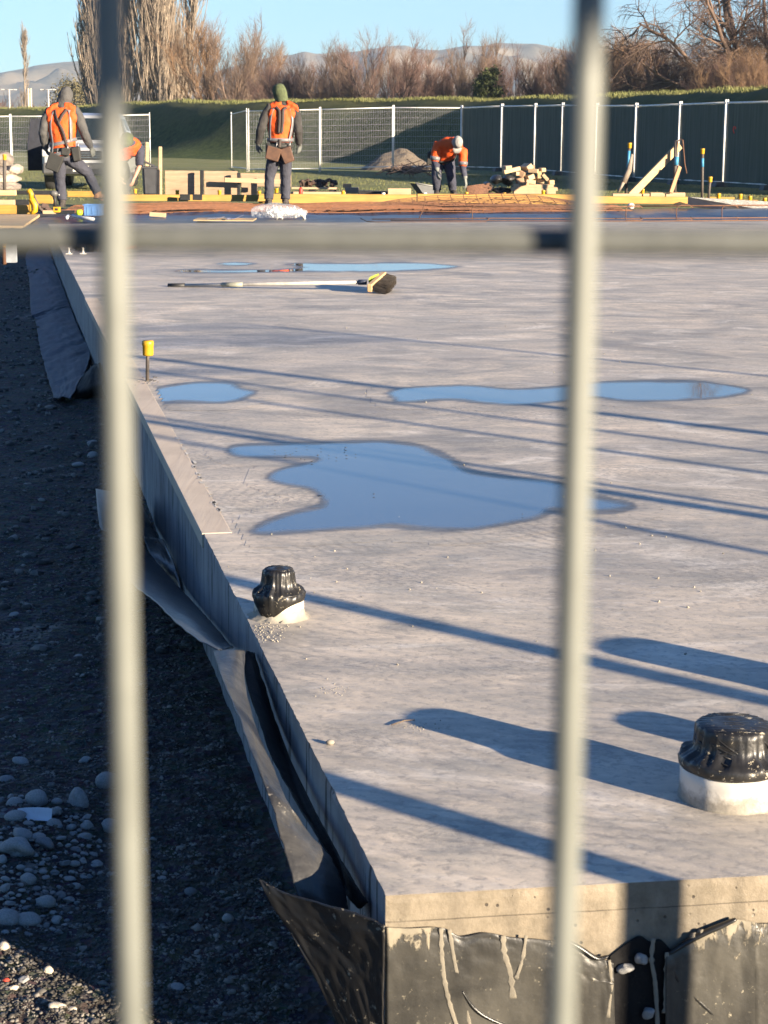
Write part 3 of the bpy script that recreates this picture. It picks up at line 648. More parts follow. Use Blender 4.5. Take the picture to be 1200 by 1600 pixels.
for i, (x, y, w_, lab) in enumerate([(976, 1513, 20, 'left one of two stones stuck side by side in the gap of the slab front'), (1002, 1499, 20, 'right one of two stones stuck side by side in the gap of the slab front'), (1012, 1582, 20, 'stone low down in the gap of the slab front'), (1083, 1462, 11, 'small cream lump under the right part of the slab lip'), (1094, 1456, 9, 'small cream lump beside the other one under the slab lip')]):
    me = stone_mesh(40+i, .5); me.materials.append(st[0] if i < 3 else MATS['slurry']); p = FF(x, y, .01); o = bpy.data.objects.new('river_stone', me); col.objects.link(o); s = w_*2.6/F*.8
    o.location = p; o.scale = (s, s*.8, s*1.1); o.rotation_euler = (1.2, .3*i, i); tag(o, lab, 'stone')
# timber strip let into the slab edge
s0, s1 = (G(320, 834)-C0).dot(LD), (G(133, 466)-C0).dot(LD)
mb = MB(); beam(mb, E(s0, -.036, -.0185), E(s1, -.036, -.0185), .082, .040, ch=.001)
finish(mb, 'edge_strip', wood('ply_strip', (.60, .50, .38), (.54, .44, .33), .75, 26, 1, False), E(s0), 'pale tan timber strip let into the left edge of the slab', 'timber strip')
r = random.Random(4)
mb = MB()
for i in range(26):
    s = s0+.05+r.random()*1.6; a, b = r.uniform(.003, .010), r.uniform(.006, .03); cc_ = E(s, -.078+r.gauss(0, .003), .0022); n_ = 9
    mb.add([cc_+LN*(a*math.cos(q*6.283/n_)*r.uniform(.6, 1.3))+LD*(b*math.sin(q*6.283/n_)*r.uniform(.6, 1.3)) for q in range(n_)], [tuple(range(n_))])
finish(mb, 'lime_flecks', M('lime_white', (.62, .58, .5), rough=.9), E(s0, -.07), 'thin white lime flecks along the inner side of the timber strip', 'lime')['kind'] = 'stuff'
# crumbs of concrete on the slab
def crumbs(cx, cy, sx, sy, N, a0, a1, seed, lab):
    r = random.Random(seed); mb = MB()
    for i in range(N):
        p = G(cx+r.gauss(0, sx), cy+r.gauss(0, sy)); a = r.uniform(a0, a1)
        if (p-C0).dot(LN) > -.004: continue
        mb.ball(p+Vector((0, 0, a*.4)), (a, a*r.uniform(.5, 1), a*.6), 6, 4, Euler((r.random(), r.random(), r.random()*6)))
    finish(mb, 'concrete_crumbs', M('crumb', (.34, .31, .25), rough=.9), G(cx, cy), lab, 'concrete crumbs')['kind'] = 'stuff'
crumbs(415, 990, 15, 9, 150, .0006, .0026, 1, 'white crumbs heaped round the foot of the near small pipe')
crumbs(520, 1077, 16, 5, 26, .0008, .0018, 2, 'scatter of crumbs on the slab right of the membrane flap')
crumbs(655, 1136, 20, 5, 26, .0008, .0018, 3, 'crumbs at the tip of the wide pipe shadow')
crumbs(560, 905, 120, 60, 26, .001, .0035, 4, 'stray crumbs on the slab between the puddle and the small pipe')
crumbs(1010, 880, 110, 90, 24, .001, .004, 5, 'stray crumbs on the right half of the slab')
crumbs(700, 560, 300, 60, 30, .002, .005, 6, 'stray crumbs on the far half of the slab')
mb = MB(); mb.ball(G(516, 1163)+Vector((0, 0, .004)), (.008, .006, .005), 8, 6); finish(mb, 'concrete_lump', MATS['crumb'], G(516, 1163), 'single cream lump on the slab near its left edge', 'concrete lump')
mb = MB(); mb.tube([G(612, 1135)+Vector((0, 0, .003)), G(632, 1129)+Vector((0, 0, .004)), G(648, 1127)+Vector((0, 0, .003))], [.0012, .0015, .0008], 5); finish(mb, 'twig', M('twig', (.12, .08, .05)), G(630, 1130), 'thin dark twig on the slab at the tip of the pipe shadow', 'twig')
mb = MB(); mb.ball(G(500, 775), (.01, .01, .002), 6, 4)
for i in range(22):
    x, y = (r.uniform(400, 560), r.uniform(697, 722)) if i < 20 else ((r.uniform(560, 860), r.uniform(740, 815)) if i < 30 else (r.uniform(960, 1140), r.uniform(598, 618)))
    mb.ball(G(x, y, .006), (r.uniform(.002, .005), r.uniform(.002, .005), .0012), 5, 4)
finish(mb, 'floating_debris', M('debris', (.03, .028, .025)), G(500, 720), 'dark specks floating on the puddles', 'debris')['kind'] = 'stuff'
# ------------------------------------------------------------------ grass bank (its near face turned from the sun)
crest = [(-130, 225, 3.6), (-60, 150, 2.9)]+[tuple(Y(x, y, d)) for x, y, d in [(0,169,125), (200,162,111), (400,158.5,98), (600,157,90), (800,155,82), (1000,147,72), (1200,138,62)]]+[(17.5, 48, 3.3), (24, 30, 3.4), (30, 10, 3.4)]
CR = catmull(crest, 14)
tan = np.gradient(CR[:, :2], axis=0); tan /= np.linalg.norm(tan, axis=1, keepdims=True); nr = np.stack([tan[:, 1], -tan[:, 0]], 1)   # towards the site
if nr[len(nr)//2, 1] > 0: nr = -nr
prof = [(-16, -1.0), (-9, .1), (-4, .75), (-1.6, .985), (-.8, 1.0), (.2, 1.0), (.9, .965), (1.35, .88), (2.1, .64), (2.9, .38), (3.7, .17), (4.6, .04), (6.5, -.06), (9, -.12)]
def bank(i, k, jit=True):
    o, h = prof[k]; c = CR[i]; base = -.22
    z = base+(c[2]-base)*max(h, 0)+min(h, 0)*4
    x, y = c[0]+nr[i, 0]*o, c[1]+nr[i, 1]*o
    if jit: z += mnoise.noise(Vector((x*.3, y*.3, 0)))*.16*(0 < h)+mnoise.noise(Vector((x*1.1, y*1.1, 3)))*.07*(0 < h)
    return (x, y, z)
n, k = len(CR), len(prof)
V = [bank(i, j) for i in range(n) for j in range(k)]; idx = np.arange(n*k).reshape(n, k)
Q = np.stack([idx[:-1, :-1].ravel(), idx[1:, :-1].ravel(), idx[1:, 1:].ravel(), idx[:-1, 1:].ravel()], 1)
tag(fast('grass_bank', V, Q, MATS['bank'], smooth=True), kind='structure')
def blades(pts, h0, h1, wd, seed, name, mat):
    r = np.random.default_rng(seed); P = np.array(pts); N = len(P); h = r.uniform(h0, h1, N); a = r.uniform(0, 6.28, N); ln = r.normal(0, .35, (N, 2))*h[:, None]
    w_ = wd*r.uniform(.6, 1.4, N); dx = np.stack([np.cos(a)*w_, np.sin(a)*w_, np.zeros(N)], 1)
    top = P+np.stack([ln[:, 0], ln[:, 1], h], 1); V = np.stack([P-dx, P+dx, top], 1).reshape(-1, 3)
    return tag(fast(name, V, np.arange(3*N).reshape(N, 3), mat), kind='stuff')
t = NT('grass_blades'); t.set(Base_Color=t.mix(t.noise(.9, 6, .7), (.06, .09, .022), (.24, .22, .09)), Roughness=.7, Specular_IOR_Level=.2); MATS['blades'] = t.m
r = np.random.default_rng(2); pts = []
for q in range(26000):
    i = r.integers(20, n-30); f = r.random(); kk = r.choice([3, 4, 5], p=[.25, .4, .35]); a, b = bank(i, kk), bank(i, min(kk+1, k-1)); g = r.random(); c = bank(i+1, kk)
    pts.append([a[j]+(b[j]-a[j])*g+(c[j]-a[j])*f for j in range(3)])
blades(np.array(pts)-np.array([0, 0, .03]), .05, .2, .02, 1, 'grass', MATS['blades'])
pts = []
for q in range(26000):
    y = 37+28*r.random(); x = r.uniform(-.24, .24)*y; pts.append((x, y, gz(x, y)-.01))
blades(pts, .02, .06, .010, 3, 'grass', MATS['blades'])

# ------------------------------------------------------------------ hills
ridge = [(-400,120), (-150,112), (0,117), (50,108), (62,104), (110,98), (135,96), (160,103), (230,112), (330,116), (380,100), (430,87), (452,86), (475,80), (492,84), (530,85), (570,77), (600,72), (628,70), (645,76), (680,79), (720,72), (745,73), (765,68), (795,69), (825,69), (850,75), (880,82), (920,84), (960,76), (1000,66), (1100,72), (1300,80), (1600,100)]
rx = [a[0] for a in ridge]; ry = [a[1] for a in ridge]; DH = 3000.0
HX = np.linspace(-420, 1620, 520); rows = []
def ridged(x, y, s): return 1-2*abs(mnoise.noise(Vector((x*s, y*s, 4))))
V = []; K = 46
for j in range(K):
    u = j/(K-1); yd = 2350+u*1000
    for px in HX:
        top = Y(float(px), float(np.interp(px, rx, ry)), DH); x = (px-600)/F*yd; h = top.z
        e = (1-abs(u-.65)/.65)**.9 if u < .65 else (1-(u-.65)/.35*.8)
        n_ = ridged(x, yd, .0042)*.5+ridged(x, yd, .011)*.3+mnoise.noise(Vector((x*.03, yd*.03, 1)))*.15
        f = e*(1-abs(2*e-1)) if False else e
        z = h*(f+n_*.55*min(1, f*2)*(1-f)*1.6) + n_*2.0
        V.append((x, yd, z if j else -8))
idx = np.arange(len(V)).reshape(K, len(HX)); Q = np.stack([idx[:-1, :-1].ravel(), idx[:-1, 1:].ravel(), idx[1:, 1:].ravel(), idx[1:, :-1].ravel()], 1)
tag(fast('hills', V, Q, MATS['hills'], smooth=True), kind='structure')

# ------------------------------------------------------------------ trees
def tubes(P, Rr, sides=3):
    N, K, _ = P.shape; T = np.gradient(P, axis=1); T /= np.linalg.norm(T, axis=2, keepdims=True)+1e-9
    ref = np.where(np.abs(T[:, :, 2:3]) > .85, np.array([1., 0, 0]), np.array([0, 0, 1.])); A = np.cross(T, ref); A /= np.linalg.norm(A, axis=2, keepdims=True)+1e-9; B = np.cross(T, A)
    q = 2*np.pi*np.arange(sides)/sides; V = P[:, :, None]+Rr[:, :, None, None]*(np.cos(q)[:, None]*A[:, :, None]+np.sin(q)[:, None]*B[:, :, None])
    idx = np.arange(N*K*sides).reshape(N, K, sides); nx_ = np.roll(idx, -1, 2)
    Q = np.stack([idx[:, :-1], nx_[:, :-1], nx_[:, 1:], idx[:, 1:]], -1).reshape(-1, 4)
    return V.reshape(-1, 3), Q
def grow(r, P, Rr, per, tmin, tmax, length, ang, up, K, rad, wob=.12, lenfall=.4):
    """children of curves P: per each; ang = spread (rad), up = how strongly they bend up (negative droops)"""
    N, K0, _ = P.shape; par = np.repeat(np.arange(N), per); M_ = len(par); t = r.uniform(tmin, tmax, M_); f = t*(K0-1); i = np.minimum(f.astype(int), K0-2); f = (f-i)[:, None]
    p = P[par, i]*(1-f)+P[par, i+1]*f; T = P[par, i+1]-P[par, i]; T /= np.linalg.norm(T, axis=1, keepdims=True)+1e-9
    rnd_ = r.normal(0, 1, (M_, 3)); perp = np.cross(T, rnd_); perp /= np.linalg.norm(perp, axis=1, keepdims=True)+1e-9
    a = (ang*r.uniform(.6, 1.3, M_))[:, None]; d = T*np.cos(a)+perp*np.sin(a); L = length*r.uniform(.6, 1.25, M_)*(1-lenfall*t)
    out = np.zeros((M_, K, 3)); out[:, 0] = p
    for k_ in range(1, K):
        d = d+np.array([0, 0, up])/K+r.normal(0, wob, (M_, 3)); d /= np.linalg.norm(d, axis=1, keepdims=True); out[:, k_] = out[:, k_-1]+d*(L/(K-1))[:, None]
    pr = Rr[par, i]; r0 = np.minimum(rad*r.uniform(.7, 1.2, M_), pr*.8); RR = r0[:, None]*np.linspace(1, .25, K)[None]
    return out, RR
def bark(name, c, c2): return M(name, c, c2, rough=.85, scale=1.3, bump=.3, bscale=8, bdist=.02)
B_POP = bark('bark_poplar', (.28, .225, .165), (.14, .11, .085)); B_TWIG = bark('twig_tan', (.19, .13, .092), (.10, .07, .054)); B_RED = bark('twig_red', (.17, .10, .08), (.085, .055, .045)); B_OR = bark('twig_orange', (.27, .165, .085), (.15, .09, .055)); B_DK = bark('bark_dark', (.09, .07, .058), (.045, .037, .032))
def tree(kind, loc, H, W, seed, label, group, mats, scale=1.0, cat='tree', dens=1.0):
    r = np.random.default_rng(seed); root = empty(kind, loc, 0, label, cat, group)
    bm_, tm = mats
    def curve(p0, d0, L, K, up, wob):
        out = [np.array(p0, float)]; d = np.array(d0, float); d /= np.linalg.norm(d)
        for _ in range(K-1): d = d+np.array([0, 0, up])/K+r.normal(0, wob, 3); d /= np.linalg.norm(d); out.append(out[-1]+d*L/(K-1))
        return out
    if kind == 'poplar_tree':
        stems = [curve((r.normal(0, W*.10), r.normal(0, W*.10), 0), (r.normal(0, .05), r.normal(0, .05), 1), H*r.uniform(.86, 1), 12, .3, .018) for _ in range(3 if W > 3.5 else 1)]
        P = np.array(stems); Rr = H*.011*np.linspace(1, .12, 12)[None]*np.ones((len(stems), 1))
        a1 = grow(r, P, Rr, int(70*dens), .03, .94, H*.34*W/4.5 if W > 3.5 else H*.17, .62, 2.6, 7, H*.0042, .04, .55)
        a2 = grow(r, *a1, int(9), .1, .95, H*.085, .42, 1.6, 4, H*.0016, .07); a3 = grow(r, *a2, 6, .1, 1, H*.035, .42, 1.2, 3, H*.00075, .1)
        trunk = (P, Rr); levels = [a1, a2, a3]
    elif kind == 'willow_tree':
        P = np.array([curve((0, 0, 0), (.04, 0, 1), H*.34, 8, .2, .03)]); Rr = H*.034*np.linspace(1, .75, 8)[None]
        a0 = grow(r, P, Rr, 20, .3, 1, H*.62, 1.1, .35, 10, H*.017, .13, 0.0); a1 = grow(r, *a0, 9, .15, 1, H*.30, .75, .15, 8, H*.007, .16)
        a2 = grow(r, *a1, 10, .1, 1, H*.15, .8, -.5, 6, H*.0024, .16); a3 = grow(r, *a2, 8, .1, 1, H*.085, .7, -1.7, 5, H*.0009, .12)
        trunk = (P, Rr); levels = [a0, a1, a2, a3]
    else:
        ns = {'bare_tree': 7, 'bare_shrub': 16}[kind]
        st_ = [curve((r.normal(0, W*.05), r.normal(0, W*.05), 0), (r.normal(0, .30*W/H*1.6), r.normal(0, .30*W/H*1.6), 1), H*r.uniform(.7, 1.0), 9, .25, .05) for _ in range(ns)]
        P = np.array(st_); Rr = H*.009*np.linspace(1, .15, 9)[None]*np.ones((ns, 1))
        a1 = grow(r, P, Rr, int(16*dens), .1, .95, H*.34, .55, .9, 7, H*.0032, .09, .5); a2 = grow(r, *a1, 10, .1, 1, H*.14, .55, .7, 5, H*.0015, .12); a3 = grow(r, *a2, 5, .1, 1, H*.065, .5, .5, 3, H*.0008, .14)
        trunk = (P, Rr); levels = [a1, a2, a3]
    v, q = tubes(trunk[0], trunk[1], 7); fast('trunk', v, q, bm_, root, True)
    VV, QQ, off = [], [], 0
    for i, (p, rr) in enumerate(levels):
        v, q = tubes(p, rr, 5 if i == 0 else 3); VV.append(v); QQ.append(q+off); off += len(v)
    fast('crown', np.concatenate(VV), np.concatenate(QQ), tm, root)
    root.scale = (scale,)*3
    return root
def leafy(loc, H, W, seed, label, group, mat, bm_, N=9000, leaf=.09, kind='evergreen_tree', cat='tree'):
    r = np.random.default_rng(seed); root = empty(kind, loc, 0, label, cat, group)
    P = np.array([[(0, 0, H*.9*i/5) for i in range(6)]]); Rr = np.linspace(H*.02, H*.004, 6)[None]
    v, q = tubes(P, Rr, 7); fast('trunk', v, q, bm_, root, True)
    nc = 46; cz = r.uniform(.12, .95, nc); rad = W*.5*np.sqrt(np.clip(1-((cz-.42)/.6)**2, .05, 1)); a = r.uniform(0, 6.28, nc); rr = rad*np.sqrt(r.uniform(.1, 1, nc))
    C = np.stack([rr*np.cos(a), rr*np.sin(a), cz*H], 1); which = r.integers(0, nc, N); s = W*.15
    p = C[which]+r.normal(0, 1, (N, 3))*np.array([s, s, s*.9])*.62
    d1 = r.normal(0, 1, (N, 3)); d1 /= np.linalg.norm(d1, axis=1, keepdims=True); d2 = np.cross(d1, r.normal(0, 1, (N, 3))); d2 /= np.linalg.norm(d2, axis=1, keepdims=True)
    V = np.stack([p-d1*leaf, p+d2*leaf*.5, p+d1*leaf, p-d2*leaf*.5], 1).reshape(-1, 3); fast('crown', V, np.arange(4*N).reshape(N, 4), mat, root)
    return root
def tz(x, d): return (Y(x, 200, d).x, d, .2)
tree('poplar_tree', tz(38, 260), 16.2, 2.6, 1, 'thin lone poplar standing apart on the far left behind the grass bank', None, (B_POP, B_POP), dens=.7)
PG = 'bare tan poplars in a tight row'
a = tree('poplar_tree', tz(154, 186), 19.5, 5.0, 2, 'leftmost big bare poplar, behind the left foreground wire', PG, (B_POP, B_POP), dens=1.5)
b = tree('poplar_tree', tz(236, 184), 20.5, 5.2, 3, 'middle big bare poplar with pale tan branches, right of the left wire', PG, (B_POP, B_POP), dens=1.3)
c = copy_tree(a); c.location = tz(276, 190); c.rotation_euler.z = 2.1; c.scale = (1, 1, .98); c['label'] = 'rightmost big bare poplar leaning out over the lower trees'
c = copy_tree(b); c.location = tz(204, 192); c.rotation_euler.z = 4.0; c.scale = (.95, .95, .9); c['label'] = 'big bare poplar tucked behind its neighbours just right of the left wire'
SG = 'bare trees in the shelter belt behind the grass bank'
protos = {'t': tree('bare_tree', (0, 0, 0), 8, 6.5, 11, 'x', SG, (B_TWIG, B_TWIG), dens=1.2), 'r': tree('bare_tree', (0, 0, 0), 7, 7, 12, 'x', SG, (B_DK, B_RED), dens=1.2), 's': tree('bare_shrub', (0, 0, 0), 5, 5, 13, 'x', SG, (B_DK, B_RED)), 'o': tree('bare_shrub', (0, 0, 0), 6, 5, 14, 'x', SG, (B_TWIG, B_OR))}
used = set()
for i, (kd, px, d, hp, sc, lab) in enumerate([
  ('o', 338, 168, 55, 1.1, 'narrow orange-tan bare tree immediately right of the poplars'), ('t', 372, 165, 42, 1.0, 'tall tan bare tree left of the worker in the green hood'), ('t', 405, 172, 62, .9, 'slim tan bare tree just behind the worker in the green hood'),
  ('s', 440, 150, 104, 1.1, 'low dark bush right of the green hooded worker'), ('s', 478, 152, 98, 1.2, 'low reddish bush between the green hooded worker and the tall bare trees'), ('t', 505, 146, 72, .9, 'bare tree starting the taller clump near the middle'),
  ('s', 534, 150, 92, 1.2, 'dark red bush in the middle clump of bare trees'), ('t', 560, 140, 66, 1.0, 'left of two spreading bare trees in the middle'), ('r', 600, 134, 58, 1.1, 'widest spreading bare tree in the middle with many forked stems'), ('t', 632, 142, 66, 1.0, 'bare tree leaning against the widest one from the right'),
  ('s', 668, 144, 96, 1.2, 'reddish bush right of the widest bare tree'), ('s', 700, 140, 100, 1.2, 'low reddish bush left of the thin double stemmed tree'), ('t', 738, 128, 46, .85, 'thin tall bare tree left of the dark evergreen'), ('s', 792, 138, 84, 1.1, 'orange-red bush right of the dark evergreen'),
  ('r', 818, 132, 76, 1.0, 'bare reddish tree between evergreen and right wire'), ('t', 850, 130, 80, 1.0, 'bare tree just left of the right foreground wire'), ('s', 886, 126, 84, 1.2, 'bush behind the right foreground wire'), ('o', 925, 122, 74, 1.1, 'bushy orange willow scrub touching the right wire'),
  ('o', 955, 118, 64, 1.1, 'orange bare tree right of the right foreground wire'), ('o', 985, 116, 72, 1.0, 'second orange bare tree right of the right foreground wire'), ('r', 1010, 112, 50, 1.0, 'leaning reddish bare tree left of the big willow'), ('s', 1040, 110, 92, 1.1, 'dark red bush under the left side of the willow crown'), ('s', 1075, 108, 92, 1.2, 'red bush under the willow, left of its trunk'),
  ('r', 1105, 106, 70, .9, 'reddish bare tree mixed into the willow crown'), ('s', 1140, 100, 84, 1.1, 'low bush at the foot of the willow, left side'), ('o', 1168, 98, 86, .9, 'orange sucker growth at the foot of the willow'), ('s', 1200, 98, 92, 1.1, 'bush at the right picture edge under the willow')]):
    src = protos[kd]; H0 = {'t': 8, 'r': 7, 's': 5, 'o': 6}[kd]
    o = src if kd not in used else copy_tree(src); used.add(kd)
    o.location = tz(px, d); o.location.z = .2; Hn = (204-hp)/F*d+1.08-.2; s = Hn/H0*1.04; o.scale = (s*sc, s*sc, s); o.rotation_euler.z = i*1.9; o['label'] = lab; o['group'] = SG
tree('willow_tree', tz(1183, 104), 12.6, 14, 21, 'great spreading bare willow at the right edge with drooping twigs', None, (B_DK, bark('twig_willow', (.15, .095, .068), (.08, .055, .042))))
t = NT('evergreen'); t.set(Base_Color=t.mix(t.noise(1.6, 5), (.03, .045, .02), (.10, .11, .04)), Roughness=.7, Specular_IOR_Level=.2); MATS['evergreen'] = t.m
leafy(tz(762, 112), 4.55, 1.7, 5, 'single dark green conifer among the bare trees', None, MATS['evergreen'], B_DK)
t = NT('scrub'); t.set(Base_Color=t.mix(t.noise(.5, 5), (.09, .085, .05), (.18, .15, .08)), Roughness=.8, Specular_IOR_Level=.1); MATS['scrub'] = t.m
leafy(tz(125, 235), 6.5, 6.5, 6, 'grey-green rounded tree left of the big poplars', None, MATS['scrub'], B_DK, 9000, .16)
# far wood reading as one mass
r = np.random.default_rng(8); pr = []
for i in range(150):
    x = r.uniform(-75, 150); y = r.uniform(255, 330)-abs(x)*.1; h = r.uniform(3.8, 6.2)
    if x > -33: h *= .8
    for q in range(7): pr.append([(x+r.normal(0, .8), y, 0.2), (x+r.normal(0, 1.4), y, h*.5), (x+r.normal(0, 2.1), y+r.normal(0, 1), h*r.uniform(.8, 1))])
P = np.array(pr); Rr = np.ones((len(P), 1))*np.array([[.10, .06, .025]]); g1 = grow(r, P, Rr, 26, .15, 1, 2.0, .7, .4, 4, .035, .12); v, q = tubes(P, Rr); v2, q2 = tubes(*g1)
tag(fast('distant_wood', np.concatenate([v, v2]), np.concatenate([q, q2+len(v)]), B_RED), kind='stuff')
pr = []
for i in range(230):
    px = r.uniform(300, 1240); y = r.uniform(118, 165) if px < 1000 else r.uniform(100, 125); h = r.uniform(1.6, 3.4)*(1.0 if px < 700 else 1.15); x = Y(px, 200, y).x
    for q in range(5): pr.append([(x+r.normal(0, .4), y, 0.2), (x+r.normal(0, .8), y, h*.5), (x+r.normal(0, 1.3), y+r.normal(0, .6), h*r.uniform(.8, 1))])
P = np.array(pr); Rr = np.ones((len(P), 1))*np.array([[.05, .035, .015]]); g1 = grow(r, P, Rr, 20, .1, 1, 1.1, .7, .4, 4, .02, .12); v, q = tubes(P, Rr); v2, q2 = tubes(*g1)
tag(fast('undergrowth', np.concatenate([v, v2]), np.concatenate([q, q2+len(v)]), B_RED), kind='stuff')
# street lamps far left
for px, lab, h in ((15, 'far street lamp with a double arm, left of the lone poplar', 176), (76, 'far street lamp with a double arm, right of the lone poplar', 178)):
    b = Y(px, 166, 230); t_ = Y(px, 140, 230); root = empty('street_lamp', (b.x, b.y, .2), 0, lab, 'street lamp', 'street lamps beyond the bank')
    MB().tube([(0, 0, 0), (0, 0, t_.z-.2)], .10, 8).build('pole', M('lamp_metal', (.5, .48, .44)), root)
    z = t_.z-.2; MB().tube([(-.55, 0, z), (.55, 0, z)], .05, 6).build('arm', MATS['lamp_metal'], root)
    for s in (-1, 1): MB().box((s*.75, 0, z), (.4, .25, .12)).build('lamp_head', MATS['lamp_metal'], root)
for px, lab in ((44, 'left of two pale posts at the foot of the lone poplar'), (48, 'right of two pale posts at the foot of the lone poplar')):
    b = Y(px, 166, 225); t_ = Y(px, 138, 225); finish(MB().tube([(b.x, b.y, .2), (t_.x, t_.y, t_.z)], .12, 8), 'marker_post', M('pale_post', (.6, .5, .36)), (b.x, b.y, .2), lab, 'post')

# ------------------------------------------------------------------ temporary fence
M('galv', (.55, .55, .53), (.42, .42, .41), rough=.35, metal=.35, bump=.05); M('galv_white', (.78, .76, .70), (.62, .61, .56), rough=.5, metal=.1, bump=.05)
def shade_mat():
    t = NT('shade_cloth'); w1 = t.ramp(t.noise(14, 3, .5, t.mapc((1, 1, .05))), [(.3, 0), (.7, 1)])
    c = t.mix(w1, (.055, .074, .060), (.100, .125, .104)); c = t.mix(t.math('MULTIPLY', t.noise(2.2, 5), .5), c, (.11, .125, .105))
    fold = t.noise(7, 2, .4, t.mapc((1, 1, .06))); t.set(Base_Color=c, Roughness=.9, Normal=t.bump(fold, .8, .03), Specular_IOR_Level=.15, Alpha=.97); return t.m
MATS['shade'] = shade_mat()
def fence_panel(a, b, H=2.1, cloth=False, label='', group='temporary fence panels at the back', sp=.06, hs=.2, wr=.0024, z0=.1, name='fence_panel', edge_r=.019, mat='galv_white', wires='galv', brace=False):
    a, b = Vector(a), Vector(b); L = (b-a).to_2d().length; an = math.atan2(b.y-a.y, b.x-a.x)
    root = empty(name, a, an, label, 'fence panel', group); dz = b.z-a.z
    def P(u, z, y=0): return (u, y, z+dz*u/L)
    mb = MB(); eo = .055 if cloth else .02; mb.tube([P(eo, 0), P(eo, H+.06)], edge_r, 8); mb.tube([P(L-eo, 0), P(L-eo, H+.06)], edge_r, 8); mb.tube([P(.02, H-.02), P(L-.02, H-.02)], edge_r*.85, 8); mb.tube([P(.02, z0+.02), P(L-.02, z0+.02)], edge_r*.85, 8)
    mb.build('frame', MATS[mat], root)
    n_ = int((L-.04)/sp); v = np.array([[P(.02+sp*(i+1), z0+.02), P(.02+sp*(i+1), H-.02)] for i in range(n_)]); m_ = int((H-z0)/hs); h = np.array([[P(.02, z0+hs*(i+1), .004), P(L-.02, z0+hs*(i+1), .004)] for i in range(m_)])
    v1, q1 = tubes(v, np.full(v.shape[:2], wr), 4); v2, q2 = tubes(h, np.full(h.shape[:2], wr*1.2), 4)
    fast('wire_mesh', np.concatenate([v1, v2]), np.concatenate([q1, q2+len(v1)]), MATS[wires], root)
    if cloth:
        xs = np.linspace(.03, L-.03, 40); zs = np.linspace(.02, H-.05, 12)
        V = [(x, -.016+.010*mnoise.noise(Vector((x*2.5+a.x*3, z*.5, 0))), z+(.02*mnoise.noise(Vector((x*3, a.x, 5))) if z > H-.1 else 0)+dz*x/L) for z in zs for x in xs]; idx = np.arange(len(V)).reshape(12, 40)
        Q = np.stack([idx[:-1, :-1].ravel(), idx[:-1, 1:].ravel(), idx[1:, 1:].ravel(), idx[1:, :-1].ravel()], 1); fast('shade_cloth', V, Q, MATS['shade'], root, True)
    for u in (0, L): MB().box(P(u, .06), (.22, .55, .12), taper=.85).build('foot', M('foot_rubber', (.07, .07, .07)), root) if cloth else None
    return root
def fp(px, pb, d, z=None): p = Y(px, pb, d); return Vector((p.x, p.y, p.z if z is None else z))
left_pts = [fp(-95, 278, 66), fp(19, 276, 66.5), fp(128, 275, 67), fp(236, 272, 67.5)]
for i, lab in enumerate(['open mesh fence panel at the left picture edge', 'open mesh fence panel left of the grey hooded worker', 'open mesh fence panel behind the parked vehicle']): fence_panel(left_pts[i], left_pts[i+1], label=lab)
fr = [fp(388, 270, 63.5), fp(500, 269, 62.5), fp(614, 266, 62.5), fp(720, 266, 62.8), fp(783, 268, 60), fp(835, 271, 58), fp(877, 274, 55.9), fp(930, 279, 53.8), fp(991, 284, 51.6), fp(1059, 288, 49), fp(1130, 292, 46.5), fp(1205, 297, 44.3), fp(1290, 303, 42)]
labs = ['open mesh panel behind the green hooded worker', 'open mesh panel left of the gravel pile post', 'open mesh panel behind the bending worker, gravel pile showing through', 'first panel with dark shade cloth, right of the bending worker', 'narrow looking dark clothed panel above the black plastic heap', 'dark clothed panel directly behind the timber offcuts', 'dark clothed panel right of the timber offcuts', 'dark clothed panel half hidden by the right foreground wire', 'dark clothed panel behind the diagonal timber brace', 'dark clothed panel between diagonal brace and right posts', 'dark clothed panel carrying the small red tag', 'dark clothed panel at the right picture edge']
for i, lab in enumerate(labs): fence_panel(fr[i], fr[i+1], cloth=i >= 3, label=lab, H=2.05, wr=.0011 if i >= 3 else .0024, edge_r=.025 if i >= 3 else .019)
M('foot_rubber', (.07, .07, .07))
fence_panel(fp(386, 269, 63.6), fp(362, 266, 70), label='clear panel turned end-on at the left end of the mesh fence', H=2.05, sp=.3, hs=.6, wr=.0015, wires='foot_rubber')
tagp = Y(1145, 202, 45.8); mb = MB()
for a_, b_ in (((0, 0, .06), (.05, -.01, .05)), ((.0, 0, .06), (-.01, 0, -.02)), ((-.01, 0, -.02), (.02, 0, -.1)), ((.05, 0, .05), (.04, 0, .0))): mb.tube([tagp+Vector(a_)+Vector((0, -.1, 0)), tagp+Vector(b_)+Vector((0, -.1, 0))], .013, 6)
finish(mb, 'red_tag', M('red', (.6, .05, .03)), tagp, 'small red strap hanging on the dark fence cloth', 'strap')
